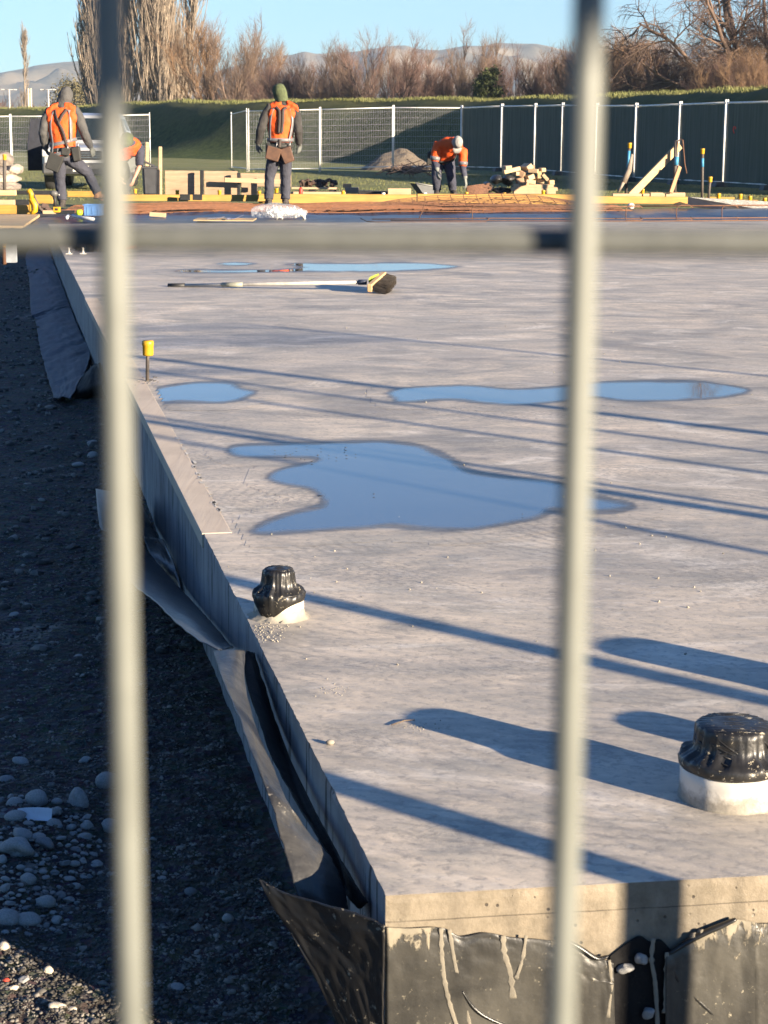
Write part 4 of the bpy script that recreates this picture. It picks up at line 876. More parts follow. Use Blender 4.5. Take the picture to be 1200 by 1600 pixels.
# ------------------------------------------------------------------ capped pipes standing in the slab
splatter('pipe_white', (.60, .565, .50), (.10, .095, .085), .35, 60, .60, (.52, .49, .43), (.022, (.10, .095, .085), (.42, .38, .31)), bump=.25)
splatter('pipe_plaster', (.66, .60, .48), (.16, .15, .12), .6, 50, .62, (.52, .46, .35), (.012, (.25, .23, .19), (.66, .58, .44)), bump=.5)
splatter('wrap_black', (.009, .009, .0095), (.36, .32, .24), .38, 60, .42, (.024, .023, .021), bump=.9, coat=0)
def pipe(c, rb, hb, h1, rc, h2, label, seed, small=False, group='capped pipes standing in the slab'):
    root = empty('capped_pipe', c, 0, label, 'pipe', group); n = 96
    def fb(i, q, r, z):
        k = mnoise.noise(Vector((math.cos(q)*3, math.sin(q)*3, z*30+seed)))*.0012; return r+k, z
    MB().lathe([(rb*1.03, -.01), (rb*1.02, .004), (rb, .012), (rb, hb*.6), (rb, hb), (rb-.005, hb+.001)], n=n, fn=fb).build('sleeve', MATS['pipe_plaster' if small else 'pipe_white'], root)
    def fw(i, q, r, z):
        v = Vector((math.cos(q)*2.2, math.sin(q)*2.2, seed)); f = mnoise.noise(v); g = mnoise.noise(Vector((math.cos(q)*9, math.sin(q)*9, z*25+seed)))
        if i == 0: z += (-.003-.024*max(0, math.sin(q-2.79))**4-.012*max(0, math.sin(q*2-.6))**2)*(1 if small else .06)+f*.002
        amp = [0.0, .0012, .002, .0055, .0085, .006, .0035, .0025, .002, .0012, 0][min(i, 10)]
        cz_ = max(0, min(1, (z-hb)/.05)); h_ = mnoise.noise(Vector((math.cos(q+z*14)*3.2, math.sin(q+z*14)*3.2, z*70+seed)))
        return r+g*amp+f*amp*1.3+(1-2*abs(h_))*.0026*(0 < i < 9), z+g*amp*.8
    T = hb+h1+h2
    prof = [(rb+.0012, hb-.004), (rb+.0018, hb), (rb+.0022, hb+h1*.35), (rb-.001, hb+h1*.5), ((rb+rc)/2+.004, hb+h1*.66), (rc+.003, hb+h1*.95), (rc+.001, hb+h1+h2*.3), (rc, hb+h1+h2*.7), (rc-.0005, T-.004), (rc-.003, T), (rc*.5, T+.0015), (.001, T+.001)]
    o = MB().lathe(prof, n=n, fn=fw).build('plastic_wrap', MATS['wrap_black'], root)
    # twisted creases of tape round the neck
    r = random.Random(seed)
    for j in range(16 if not small else 11):
        q0 = r.uniform(0, 6.28); z0 = hb+h1*r.uniform(.55, 1.0); z1 = T-.003-r.uniform(0, h2*.8); dq = r.uniform(.6, 1.9)*r.choice((1, -1)); P = []
        for k in range(9):
            u = k/8; z = z0+(z1-z0)*u; rr = rc+.0015 if z > hb+h1 else rc+(rb-rc)*min(1, (hb+h1-z)/(h1*.6))+.001
            P.append((rr*math.cos(q0+dq*u), rr*math.sin(q0+dq*u), z))
        MB().tube(P, [.0004+.0013*math.sin(math.pi*(k+.5)/9) for k in range(9)], 6).build('tape_crease', MATS['wrap_black'], root)
    for j in range(9):            # pleats gathered over the lid
        yy = rc*(-.8+.2*j); hw = math.sqrt(max(0, rc*rc-yy*yy))*.93; MB().tube([(-hw, yy, T-.0002), (0, yy+.002*math.sin(j*3), T+.0012), (hw, yy, T-.0002)], .0010, 5).build('lid_pleat', MATS['wrap_black'], root)
    MB().tube([((rb+.0012)*math.cos(a/16*6.283), (rb+.0012)*math.sin(a/16*6.283), hb+h1*.42+.001*math.sin(a*2.0)) for a in range(17)], .0016, 6).build('wrap_rim', MATS['wrap_black'], root)
    return root
pipe((.58, 2.93, 0), .086, .060, .027, .062, .040, 'wide white pipe stub with black wrapped cap at the right edge', 3)
sp_ = G(436, 962); pipe((sp_.x, sp_.y, 0), .0565, .046, .026, .0345, .038, 'narrow pipe stub with black wrapped cap and cement skirt near the slab edge', 8, True)
pipe((.965, 2.93, 0), .08, .05, .034, .056, .042, 'wide capped pipe just outside the picture, right of the wide one', 5)
pipe((1.40, 3.10, 0), .085, .12, .04, .078, .07, 'tall capped pipe outside the picture on the right', 6)
# cement skirt round the narrow stub
mb = MB(); r = random.Random(2)
mb.lathe([(.078, -.004), (.070, .001), (.061, .004), (.0574, .012), (.0568, .020)], c=(sp_.x, sp_.y, 0), n=60, fn=lambda i, q, r_, z: (r_+mnoise.noise(Vector((math.cos(q)*3, math.sin(q)*3, i)))*.008*(i < 3), z+mnoise.noise(Vector((math.cos(q)*5, math.sin(q)*5, 7+i)))*.009*(i > 1)), cap=False)
finish(mb, 'cement_collar', MATS['crumb'], (sp_.x, sp_.y, 0), 'rough cream cement collar round the narrow pipe stub', 'cement collar')

# ------------------------------------------------------------------ bars with caps
M('rust', (.16, .075, .04), (.08, .04, .025), rough=.85, scale=30); M('steel_dark', (.10, .08, .065), (.05, .045, .04), rough=.7, scale=30); M('cap_yellow', (.50, .29, .012), (.42, .23, .01), rough=.45, bump=.05, var=.08); M('cap_white', (.72, .7, .64), rough=.5, var=.08)
M('paint_blue', (.05, .25, .42), rough=.6)
def capped(x, yt, yb, Yd, w_=.02, cw=.045, chh=.06, capm='cap_yellow', label='', barm='steel_dark', blue=None, xb=None, group='yellow capped pegs'):
    top = Y(x, yt, Yd); bot = Y(x if xb is None else xb, yb, Yd); root = empty('capped_peg', bot, 0, label, 'peg', group); d = top-bot
    MB().tube([Vector((0, 0, -.02)), d*.5, d-Vector((0, 0, chh*.4))], w_/2, 8).build('bar', MATS[barm], root)
    MB().lathe([(cw*.42, -chh), (cw*.46, -chh*.9), (cw*.46, -chh*.35), (cw*.5, -chh*.3), (cw*.5, -.006), (cw*.44, 0)], c=d, n=14).build('cap', MATS[capm], root)
    if blue: MB().tube([d*blue[0], d*blue[1]], w_/2+.002, 8).build('paint_band', MATS['paint_blue'], root)
    return root
g0 = G(230, 595); capped(231, 532, 596, g0.y, .016, .052, .066, label='yellow capped steel bar standing on the slab beside the left wire', barm='steel_dark', xb=230)
mb = MB(); r = random.Random(5)
for i in range(26): mb.ball(g0+Vector((r.gauss(0, .025), r.gauss(0, .05), .001)), (r.uniform(.002, .009), r.uniform(.004, .01), .003), 6, 4)
finish(mb, 'grout', M('grout', (.10, .09, .08)), g0, 'dark rough grout scattered round the foot of the capped bar', 'grout')['kind'] = 'stuff'
for x, yt, lab in ((211, 295, 'yellow cap left of the black bin'), (277, 297, 'yellow cap against the first plywood board'), (343, 297, 'yellow cap against the second plywood board'), (405, 298, 'yellow cap left of the green hooded worker'), (432, 294, 'yellow cap between the legs of the green hooded worker'), (536, 298, 'yellow cap in front of the low black tray'), (729, 300, 'yellow-white cap at the hand of the bending worker'), (788, 301, 'yellow cap in front of the black plastic heap'), (849, 297, 'yellow cap in front of the timber offcuts')):
    capped(x, yt, 308, 30.2, .03, .062, .075, label=lab)
for x, lab in ((599, 'white cap left of the tan timber block'), (664, 'white cap at the feet of the bending worker')): capped(x, 301, 309, 30.4, .03, .062, .07, 'cap_white', lab, group='white capped pegs')
for x, yt, yb, xb, bl, lab in ((984, 223, 301, 978, (.5, .84), 'tall yellow capped stake painted blue left of the diagonal brace'), (1098, 232, 308, 1097, (.62, .8), 'tall straight yellow capped stake right of the diagonal brace'), (1110, 276, 308, 1107, None, 'half height yellow capped stake beside the tall straight one'),
        (1004, 295, 305, 1004, None, 'yellow cap at the foot of the diagonal brace'), (1123, 302, 312, 1123, None, 'yellow cap on the right yellow plank'), (1157, 303, 316, 1150, None, 'leaning yellow cap between the two short yellow planks'), (1172, 306, 317, 1172, None, 'yellow cap on the last short plank'), (1195, 309, 320, 1195, None, 'yellow cap at the right picture edge')):
    capped(x, yt, yb, 31, .045 if yb-yt > 20 else .035, .07, .09, label=lab, blue=bl, xb=xb)
capped(7, 241, 298, 26.6, .05, .06, .08, label='yellow capped dark post at the left picture edge in front of the tarpaulins')
capped(7, 377, 410, 17.5, .045, .05, .055, label='yellow capped peg on the shaded dirt at the far left', barm='rust')
q = Y(18, 396, 17.3); finish(MB().box(q, (.10, .03, .17)), 'marker_board', M('board_grey', (.3, .32, .34)), q, 'grey board scrap beside the yellow capped peg on the shaded dirt', 'board')

# ------------------------------------------------------------------ broom
root = empty('broom', G(590, 455), 0, 'long handled yard broom lying on the slab, black bristles and wooden block', 'broom'); o_ = root.location
a = Y(263, 446.5, 13.10); b = Y(562, 441, 12.80); hd = Y(576, 438.5, 12.79)
def rp(*ps): return [Vector(p)-o_ for p in ps]
MB().tube(rp(a, b), .012, 10).build('handle', M('handle_grey', (.42, .40, .36), rough=.4), root)
MB().tube(rp(a, a+(b-a)*.088), .017, 10).build('grip', M('rubber_black', (.02, .02, .02), rough=.6), root)
MB().tube(rp(a+(b-a)*.285, a+(b-a)*.395), .0165, 10).build('sleeve', M('sleeve_grey', (.3, .3, .24), rough=.5), root)
MB().tube(rp(b-(b-a)*.006, b+(b-a)*.035), .019, 10).build('ferrule', M('ferrule', (.05, .06, .09), rough=.3), root)
A, B_ = Y(600, 430.5, 12.98), Y(577.5, 450.5, 12.62); mid = (A+B_)/2
mb = MB(); mb.prism(rp(hd+Vector((0, -.02, .015)), hd+Vector((0, -.02, -.012)), mid+Vector((0, -.05, -.03)), mid+Vector((0, .06, .04))), (.012, .03, .012)); mb.build('bracket', M('bracket_green', (.28, .34, .05), rough=.5), root)
mb = MB(); beam(mb, *rp(A, B_), .035, .055, ch=.004); mb.build('block', wood('broom_wood', (.55, .38, .2), (.42, .27, .13), .6), root)
mb = MB(); r = random.Random(1); side = Vector((.86, -.1, -.36)).normalized()
for i in range(900):
    u = r.random(); v = r.uniform(-.02, .02); p = A+(B_-A)*u+Vector((.01, 0, v))-o_; L = .095+.02*(u-.5); dd = side+Vector((0, r.gauss(0, .10)+(.5-u)*.4, r.gauss(0, .08)))
    e = p+dd*L; e.z = max(e.z, .001-o_.z); mb.add([p+Vector((0, 0, .0016)), p-Vector((0, 0, .0016)), e-Vector((0, 0, .0016)), e+Vector((0, 0, .0016))], [(0, 1, 2, 3)])
mb.build('bristles', M('bristle', (.035, .028, .022), rough=.5), root)

# ------------------------------------------------------------------ polythene, mesh and formwork beyond the slab
far = [FL+FRD*s for s in (-1.5, 2, 5, 8, 11, 14, 18)]
rows = [[(p.x+q*.25, p.y+q, -.05-.03*(j in (0,)) if j < 3 else -.10) for p in far] for j, q in enumerate((.004, 1.6, 3.2, 4.8, 6.6))]
sheet('ground_sheet', rows, MATS['membrane_blue'], 'blue-black plastic sheet spread beyond the far edge of the slab', 'plastic sheet', k=(16, 16), amp=.035, fscale=(7, 30), seed=21)
def rmesh(x0, x1, y0, y1, zf, label, rr=.005, sp=.2, seed=0):
    r = np.random.default_rng(seed); V = []; mb = []
    for yv in np.arange(y0, y1, sp): mb.append([(x, yv+.229*(x-x0), zf(x, yv)+.006+mnoise.noise(Vector((x*.8, yv, seed)))*.03) for x in np.linspace(x0, x1, 40)])
    v1, q1 = tubes(np.array(mb), np.full((len(mb), 40), rr), 5); mb = []
    for xv in np.arange(x0, x1, sp): mb.append([(xv, yv+.229*(xv-x0), zf(xv, yv)-.006+mnoise.noise(Vector((xv*.8, yv, seed)))*.03) for yv in np.linspace(y0, y1, 12)])
    v2, q2 = tubes(np.array(mb), np.full((len(mb), 12), rr), 5)
    o = fast('reinforcing_mesh', np.concatenate([v1, v2]), np.concatenate([q1, q2+len(v1)]), MATS['rust'], None, True); return tag(o, label, 'steel mesh', 'rusty mesh sheets beyond the slab')
M('rust_bright', (.20, .085, .04), (.11, .05, .028), rough=.85, scale=14)
rmesh(-4.6, 3.6, 25.6, 28.2, lambda x, y: -.045, 'long low rusty mesh sheet left of centre, resting before the yellow formwork', .006, .2, 1).data.materials[0] = MATS['rust_bright']
rmesh(-4.2, 2.2, 25.9, 28.3, lambda x, y: -.02+.012*math.sin(x*2.3+1), 'upper rusty mesh sheet behind the bag of spacers', .006, .2, 2).data.materials[0] = MATS['rust_bright']
rmesh(-.8, 3.4, 26.8, 28.9, lambda x, y: -.02+.16*max(0, (y-27.2)/1.7)*max(0, 1-((x-1.5)/1.7)**2), 'bowed rusty mesh sheet lifting in front of the bending worker', .006, .2, 3)
W_Y = wood('form_yellow', (.44, .25, .05), (.32, .175, .035), .6, 22); W_T = wood('form_tan', (.62, .44, .235), (.46, .31, .155), .7, 26); W_P = wood('pale_pine', (.52, .38, .23), (.38, .26, .15), .7, 30); W_G = wood('ply_weathered', (.40, .29, .19), (.25, .175, .11), .8, 18, 0)
M('black_board', (.02, .02, .021), (.012, .012, .012), rough=.5); M('tar_black', (.02, .02, .022), rough=.45)
def board(x0, y0, x1, y1, Yd, th, hpx, mat, label, name='timber_plank', cat='plank', group=None, Yd1=None, dy=0):
    a, b = Y(x0, y0, Yd), Y(x1, y1, Yd1 or Yd); h = hpx/F*Yd; mb = MB(); beam(mb, a, b, th, h, ch=.004)
    o = mb.build(name, mat); rot2(o, (a+b)/2); # grain follows the piece
    o.data.transform(Matrix.Rotation(-math.atan2(b.y-a.y, b.x-a.x), 4, 'Z')); o.rotation_euler.z = math.atan2(b.y-a.y, b.x-a.x)
    return tag(o, label, cat, group)
FWG = 'yellow formwork boards beyond the slab'
board(178, 309, 420, 309.5, 28.9, .06, 10, W_Y, 'yellow formwork board between left wire and the green hooded worker', 'formwork_board', 'formwork', FWG, 29.2)
board(404, 310, 650, 311, 29.3, .06, 14, W_Y, 'yellow formwork board between the green hooded worker and the bending worker', 'formwork_board', 'formwork', FWG, 29.6)
board(652, 310.5, 905, 311.5, 29.65, .06, 15, W_Y, 'yellow formwork board below the timber offcut pile', 'formwork_board', 'formwork', FWG, 29.9)
board(907, 312, 1074, 313, 29.95, .06, 11, W_Y, 'yellow formwork board right of the right wire, under the short blocks', 'formwork_board', 'formwork', FWG, 30.1)
for x0, x1 in ((281, 297), (301, 316)): board(x0, 308, x1, 308.3, 28.8, .03, 9, MATS['black_board'], 'black patch on the yellow board, %s of the pair' % ('left' if x0 < 300 else 'right'), 'board_patch', 'plastic wrap')  # black pieces set along the front of the yellow board
board(455, 303.5, 540, 304, 31.2, .09, 8, W_P, 'pale plank lying behind the yellow board right of the green hooded worker')
board(606, 300.5, 642, 300.5, 31.0, .12, 12, W_P, 'short tan timber block behind the yellow board', 'timber_block', 'timber block')
board(560, 302, 606, 303, 31.3, .10, 9, MATS['tar_black'], 'black board lying left of the short tan block', 'black_board', 'board')
for x0, x1, y0, lab in ((957, 1002, 306, 'leftmost of four short tan blocks on the yellow formwork'), (1004, 1014, 306, 'smallest of four short tan blocks on the yellow formwork'), (1016, 1038, 304.5, 'third of four short tan blocks on the yellow formwork'), (1040, 1070, 304.5, 'rightmost of four short tan blocks on the yellow formwork')):
    board(x0, y0, x1, y0, 30.6, .09, 7, W_P, lab, 'timber_block', 'timber block', 'short blocks on the right formwork')
mb = MB(); pp = [Y(1052, 320, 29.9), Y(1077, 308, 30.3), Y(1290, 320, 31), Y(1290, 345, 31), Y(1145, 329, 30.0)]; mb.prism(pp, (0, .12, 0)); finish(mb, 'black_board', MATS['tar_black'], pp[0], 'black wrapped edge board slanting down at the right end of the formwork', 'board')
board(1103, 310.5, 1147, 311, 31.6, .08, 6, W_Y, 'short yellow plank right of the half height stake'); board(1156, 314.5, 1184, 315, 31.6, .08, 5, W_Y, 'shorter yellow plank near the right picture edge')
# brace, pegs
mb = MB(); a, b = Y(1062, 227, 31.0), Y(985, 306, 30.6); beam(mb, b, a, .05, .125, ch=.004); finish(mb, 'timber_brace', wood('brace_wood', (.50, .34, .17), (.36, .23, .11), .7, 24, 0), b, 'long diagonal timber brace propped against a dark stake on the right', 'brace')
mb = MB(); a, b = Y(1056, 219, 30.8), Y(1054, 303, 30.8); mb.tube([b, a], .03, 8); o = finish(mb, 'stake', MATS['steel_dark'], b, 'dark steel stake holding the top of the diagonal brace', 'stake')
o2 = MB().tube([Y(1057.5, 245, 30.75)-b, Y(1056.5, 258, 30.75)-b], .034, 8).build('paint_band', MATS['paint_blue'], o)
mb = MB(); mb.tube([Y(1058, 230, 30.7), Y(1059, 222, 30.7), Y(1063, 216.5, 30.7), Y(1067, 219, 30.7), Y(1068, 232, 30.7), Y(1070, 256, 30.7), Y(1073, 271, 30.7)], .009, 7); finish(mb, 'hooked_bar', MATS['rust'], Y(1073, 271, 30.7), 'thin hooked steel bar hanging over the top of the diagonal brace', 'steel bar')
mb = MB(); mb.tube([Y(988, 241, 30.7), Y(983, 266, 30.6), Y(974, 285, 30.6)], [.02, .045, .05], 6, flat=.6); mb.tube([Y(974, 285, 30.6), Y(966, 300, 30.6)], [.05, .035], 6, flat=.6); finish(mb, 'timber_peg', wood('peg_wood', (.34, .27, .2), (.14, .12, .1), .8, 30, 2), Y(966, 300, 30.6), 'leaning dark split peg beside the blue painted stake', 'peg')
mb = MB(); beam(mb, Y(1062, 260, 30.6), Y(1048, 301, 30.5), .03, .075, ch=.003); finish(mb, 'timber_peg', wood('peg_orange', (.48, .26, .13), (.30, .16, .09), .8, 30, 2), Y(1048, 301, 30.5), 'reddish leaning peg at the foot of the dark steel stake', 'peg')
mb = MB(); mb.ball(Y(986, 322, 27.5), (.055, .05, .045), 12, 8); finish(mb, 'white_pot', MATS['cap_white'], Y(986, 322, 27.5), 'small white pot beside the raised bar right of the right wire', 'pot')
# plywood shutter wall left of centre
PWG = 'weathered plywood boards of the back shutter'
for x0, x1, y, hp, lab, tl in ((258, 312, 286, 38, 'leftmost weathered plywood board behind the yellow formwork', 0), (319, 371, 286, 37, 'second weathered plywood board from the black bin', 0), (377, 402, 290, 30, 'third weathered plywood board, left of the green hooded worker', 0), (376, 455, 281, 20, 'fourth weathered plywood board, behind the green hooded worker', 0)):
    board(x0, y, x1, y+.4, 32.5+(x0 > 375)*.25+(x0 == 376)*.2, .05, hp, W_G, lab, 'plywood_board', 'plywood board', PWG)
board(351, 281, 438, 284, 32.2, .05, 7, W_P, 'pale batten nailed across the plywood boards behind the green hooded worker', 'batten', 'batten')
for x, y0, y1, lab in ((230, 222, 268, 'left one of two pale stakes rising behind the black bin'), (250.5, 229, 305, 'right one of two pale stakes rising behind the black bin')):
    mb = MB(); beam(mb, Y(x, y1, 32.4), Y(x, y0, 32.4), .05, .055); finish(mb, 'timber_stake', W_P, Y(x, y1, 32.4), lab, 'stake', 'pale stakes behind the bin')
for x, y0, y1, lab in ((247, 265, 305, 'black strip standing for shade left of the plywood boards'), (315.5, 266, 305, 'black strip standing for shade between the first and second plywood boards'), (373, 270, 305, 'black strip standing for shade between the second and third plywood boards'), (440, 268, 304, 'black strip standing for shade behind the right leg of the green hooded worker')):  # black strips stand for the shadowed gaps at the plywood boards
    mb = MB(); beam(mb, Y(x, y1, 32.3), Y(x, y0, 32.3), .06, .055); finish(mb, 'gap_shade_strip', MATS['tar_black'], Y(x, y1, 32.3), lab, 'post', 'black shade strips of the plywood shutter')
# bin
b = Y(234, 304, 31.6); root = empty('rubbish_bin', b, R(12), 'tall black bin with its lid half open beside the plywood boards', 'bin')
MB().box((0, 0, .23), (.20, .22, .46), taper=1.18, ch=.02).build('body', M('bin_black', (.025, .027, .033), rough=.5), root); MB().box((0, 0, .45), (.27, .29, .03)).build('rim', MATS['bin_black'], root); MB().box((-.05, 0, .53), (.30, .27, .03), Euler((0, R(24), 0))).build('lid', MATS['bin_black'], root)
# low bench with dark tray, bottle, box
b = Y(456, 293.5, 33.0); e = Y(527, 294, 33.0)
root = empty('low_bench', b, 0, 'low plank bench behind the pale plank, carrying dark scrap', 'bench')
mb = MB(); beam(mb, (0, 0, 0), e-b, .3, .035); mb.build('top', W_P, root)
for u in (.45, .9): MB().box((e-b)*u+Vector((0, 0, -.08)), (.12, .25, .13)).build('leg', MATS['tar_black'], root)
mb = MB(); r = random.Random(9)
for i in range(60): mb.box(Y(r.uniform(468, 526), r.uniform(286, 292)-6*math.exp(-((i % 20)-8)**2/20), 32.9+r.random()*.1), (r.uniform(.03, .1), .05, r.uniform(.02, .06)), Euler((r.random(), r.random(), r.random()*3)))
finish(mb, 'scrap_heap', M('scrap_dark', (.035, .03, .03), (.10, .05, .03), rough=.7, scale=8), Y(500, 290, 33), 'dark tangled scrap lying along the low plank bench', 'scrap')['kind'] = 'stuff'
p = Y(470, 304, 31.0); root = empty('red_bottle', p, 0, 'red bottle with black cap standing behind the pale plank', 'bottle'); MB().lathe([(.03, 0), (.034, .01), (.034, .09), (.018, .115)], n=14).build('body', MATS['red'], root); MB().lathe([(.016, .112), (.018, .14)], n=12).build('cap', MATS['rubber_black'], root)
mb = MB(); mb.box(Y(550, 297.5, 33), (.24, .25, .10)); finish(mb, 'timber_crate', wood('crate_grey', (.28, .22, .17), (.18, .14, .1), .8), Y(550, 297.5, 33), 'low grey-brown box right of the plank bench', 'box'); board(536, 290, 549, 290, 33, .09, 6, wood('block_orange', (.55, .32, .17), (.42, .23, .12), .7), 'orange-brown block lying on the low grey box', 'timber_block', 'timber block')
# barrow tray
p = Y(664, 296, 32.4); root = empty('wheelbarrow', p, R(15), 'dark wheelbarrow tray just left of the bending worker', 'wheelbarrow')
MB().prism([(-.16, 0, .10), (.26, 0, .03), (.26, 0, -.12), (.02, 0, -.14)], (0, .4, 0)).build('tray', M('barrow', (.06, .065, .07), rough=.4), root); MB().tube([(-.17, -.005, .108), (.27, -.005, .038)], .012, 6).build('rim', M('barrow_rim', (.25, .25, .24)), root)
MB().tube([(0, .2, -.3), (0, .2, -.14)], .02, 6).build('leg', MATS['barrow'], root)
# gravel pile, branch heap
c_ = Y(622, 268, 68); mb = []; 
def pile(cx, cy, z0, w_, d_, h, mat, label, cat, seed, nm):
    V = []; n_ = 40
    for i in range(n_):
        for j in range(n_):
            u, v = (i/(n_-1)-.5)*2, (j/(n_-1)-.5)*2; q = math.sqrt(u*u+v*v)
            z = h*max(0, 1-q**1.5)*(1+.25*mnoise.noise(Vector((u*2, v*2, seed))))+mnoise.noise(Vector((u*9, v*9, seed)))*h*.06; V.append((u*w_/2, v*d_/2, z-.05))
    idx = np.arange(n_*n_).reshape(n_, n_); Q = np.stack([idx[:-1, :-1].ravel(), idx[1:, :-1].ravel(), idx[1:, 1:].ravel(), idx[:-1, 1:].ravel()], 1)
    o = fast(nm, V, Q, mat, None, True); o.location = (cx, cy, z0); return tag(o, label, cat)
pile(c_.x, 68, -.3, 2.9, 2.6, .8, M('pile_tan', (.19, .15, .105), (.12, .095, .07), rough=.95, scale=4, bump=1, bscale=16, bdist=.06), 'rounded tan gravel pile behind the mesh fence left of the bending worker', 'gravel pile', 3, 'gravel_pile')
mb = MB(); r = random.Random(6); c_ = Y(636, 269, 56)
for i in range(130):
    a = r.uniform(0, math.pi); p = c_+Vector((r.gauss(0, .32), r.gauss(0, .3), abs(r.gauss(.05, .07)))); d = Vector((math.cos(a), .3*math.sin(a), r.gauss(0, .25)))*r.uniform(.15, .42); mb.tube([p-d, p+d*.2, p+d+Vector((0, 0, .03))], [.016, .012, .007], 5)
o = finish(mb, 'branch_heap', M('branches', (.15, .10, .075), (.08, .06, .05)), c_, 'low heap of dead branches on the grass left of the bending worker', 'branches'); o['kind'] = 'stuff'
# timber offcuts
OG = 'timber offcuts piled right of the bending worker'; Yp = 33.2
for x0, x1, y, hp, lab in ((798, 870, 295, 5.5, 'middle one of three long pale planks under the offcuts'), (802, 867, 300, 5, 'lowest of three long pale planks under the offcuts'), (801, 864, 290, 4.5, 'uppermost of three long pale planks under the offcuts')): board(x0, y, x1, y+.3, Yp, .3, hp, W_P, lab, group=OG, name='timber_plank')
for i, (x, y, w_, h, a, d, lab) in enumerate([(792, 262, 10, 6, 8, .1, 'small block at the upper left end of the offcut pile'), (799, 266, 27, 6, 13, 0, 'long pale stick tilted at the upper left of the offcut pile'), (823, 261, 10, 8, 35, .1, 'tilted square block at the very top of the offcut pile'), (831, 262, 8, 7, 0, .15, 'upright end grain block just right of the top block'), (834, 267, 15, 6, -3, 0, 'flat pale block under the two top blocks'), (847, 265.5, 7, 6, 4, .05, 'bright pale block at the upper right of the offcut pile'),
      (807, 271, 9, 6, 3, .1, 'end grain block under the long tilted stick'), (816, 272, 9, 9, -25, .05, 'pinkish tilted block in the centre left of the pile'), (828, 277, 11, 8, 20, 0, 'brown block in the middle of the pile'), (843, 273, 6, 11, 2, .02, 'reddish upright block on the right of the pile'), (852, 277, 12, 5, -48, .0, 'pale stick sliding down the right side of the pile'), (812, 282, 12, 8, 12, 0, 'grey-brown block low on the left of the pile'),
      (828, 284, 15, 6, -6, 0, 'flat brown block low in the middle of the pile'), (861, 285, 8, 7, 3, .1, 'lone block at the lower right end of the pile'), (836, 279, 9, 6, 30, .12, 'wedged block right of the middle brown one'), (820, 287, 13, 5, 4, -.05, 'thin offcut lying on the long planks'), (845, 283, 10, 6, -10, .1, 'shaded offcut low on the right of the pile'), (811, 305, 7, 6, 0, .05, 'left bearer block under the long planks'), (837, 305, 12, 5, 0, .05, 'middle bearer block under the long planks'), (858, 305, 8, 5, 0, .05, 'right bearer block under the long planks')]):
    p = Y(x, y, Yp+d); s = Yp/F; mb = MB(); rr = random.Random(i); mb.box((0, 0, 0), (w_*s, rr.uniform(.09, .28), h*s), Euler((0, R(-a), R(rr.uniform(-25, 25)))))
    o = mb.build('timber_offcut', (W_P, W_T, W_P, wood('offcut_brown', (.42, .27, .16), (.28, .17, .1), .8, 24))[i % 4]); o.location = p; tag(o, lab, 'timber offcut', OG)
for (x0, x1, y0, y1, lab, sd_) in ((768, 786, 273, 288, 'upper left lump of black plastic beside the offcuts', 1), (785, 806, 274, 290, 'black plastic lump tucked against the offcuts', 2), (770, 796, 291, 304, 'lowest black plastic lump beside the long planks', 3), (752, 772, 283, 300, 'flat black plastic lump left of the others', 4)):
    c_ = Y((x0+x1)/2, (y0+y1)/2, 33.3); s = 33.3/F; me = stone_mesh(70+sd_, .9); me.materials.append(MATS['membrane']); o = bpy.data.objects.new('plastic_bundle', me); col.objects.link(o); o.location = c_; o.scale = ((x1-x0)*s*.62, .3, (y1-y0)*s*.85); tag(o, lab, 'plastic bundle', 'black plastic bundles beside the offcuts')
r = random.Random(3)
for i in range(9):
    mb = MB(); y = 289+i*2.1; mb.tube([Y(728+i*.6, y+3, 32.6-i*.12), Y(748, y, 32.8-i*.12), Y(766+r.uniform(-4, 6), y-1.5, 33-i*.12)], .014, 6); finish(mb, 'steel_rod', MATS['rust'], Y(748, y, 32.6), 'rusty rod in the loose bundle between bending worker and black plastic', 'steel rod', 'rods bundled right of the bending worker')

# ------------------------------------------------------------------ bars lying on the slab's far end
def bar(pts, label, rr=.006, z=None, name='steel_bar', group='bent bars on the far end of the slab', mat='rust'):
    P = [Y(x, y, d) for x, y, d in pts]; mb = MB(); mb.tube(P, rr, 7); finish(mb, name, MATS[mat], P[0], label, 'steel bar', group)
for x, d, lab in ((738, 23.2, 'first upright hooked bar from the left, right of the bending worker'), (978, 23.6, 'second upright hooked bar, just right of the right wire'), (1057, 23.8, 'third upright hooked bar, below the diagonal brace'), (1128, 23.9, 'rightmost upright hooked bar')):
    yb = 345 if x < 800 else 344; e_ = 862 if x < 800 else x+60
    bar([(x+22, yb-5, d+.25), (x+26, yb-2, d+.1), (x+22, yb, d), (x, yb, d), (x, 326, d), (x+3, 322, d), (x+8, 321, d), (e_ if x < 800 else x+20, 320.5, d+.3), ((e_ if x < 800 else x+20)+6, 325, d+.3)], lab)
bar([(581, 342.5, 23.2), (760, 341, 23.4), (960, 341.5, 23.7), (1230, 340, 24.0)], 'long straight bar lying along the far slab edge', .007)
bar([(563, 341, 23.3), (573, 346, 22.9), (590, 347, 22.8), (760, 347, 22.9)], 'bar with a cranked left end lying in front of the long one', .006)
bar([(610, 344.5, 23.0), (800, 345, 23.1), (1010, 345.5, 23.3), (1240, 344, 23.7)], 'second long straight bar lying nearest the camera', .007)
bar([(1000, 322, 25.5), (1240, 320.5, 25.8)], 'level bar resting across the upright hooks on the right', .010)
bar([(655, 341, 23.6), (660, 330, 23.6), (664, 316, 23.6), (666, 314, 23.6)], 'short leaning tie bar left of the first upright hook', .005)
bar([(690, 323, 26.5), (860, 322, 26.6), (1000, 323, 26.8)], 'bar lying on the plastic sheet left of the right wire', .009)
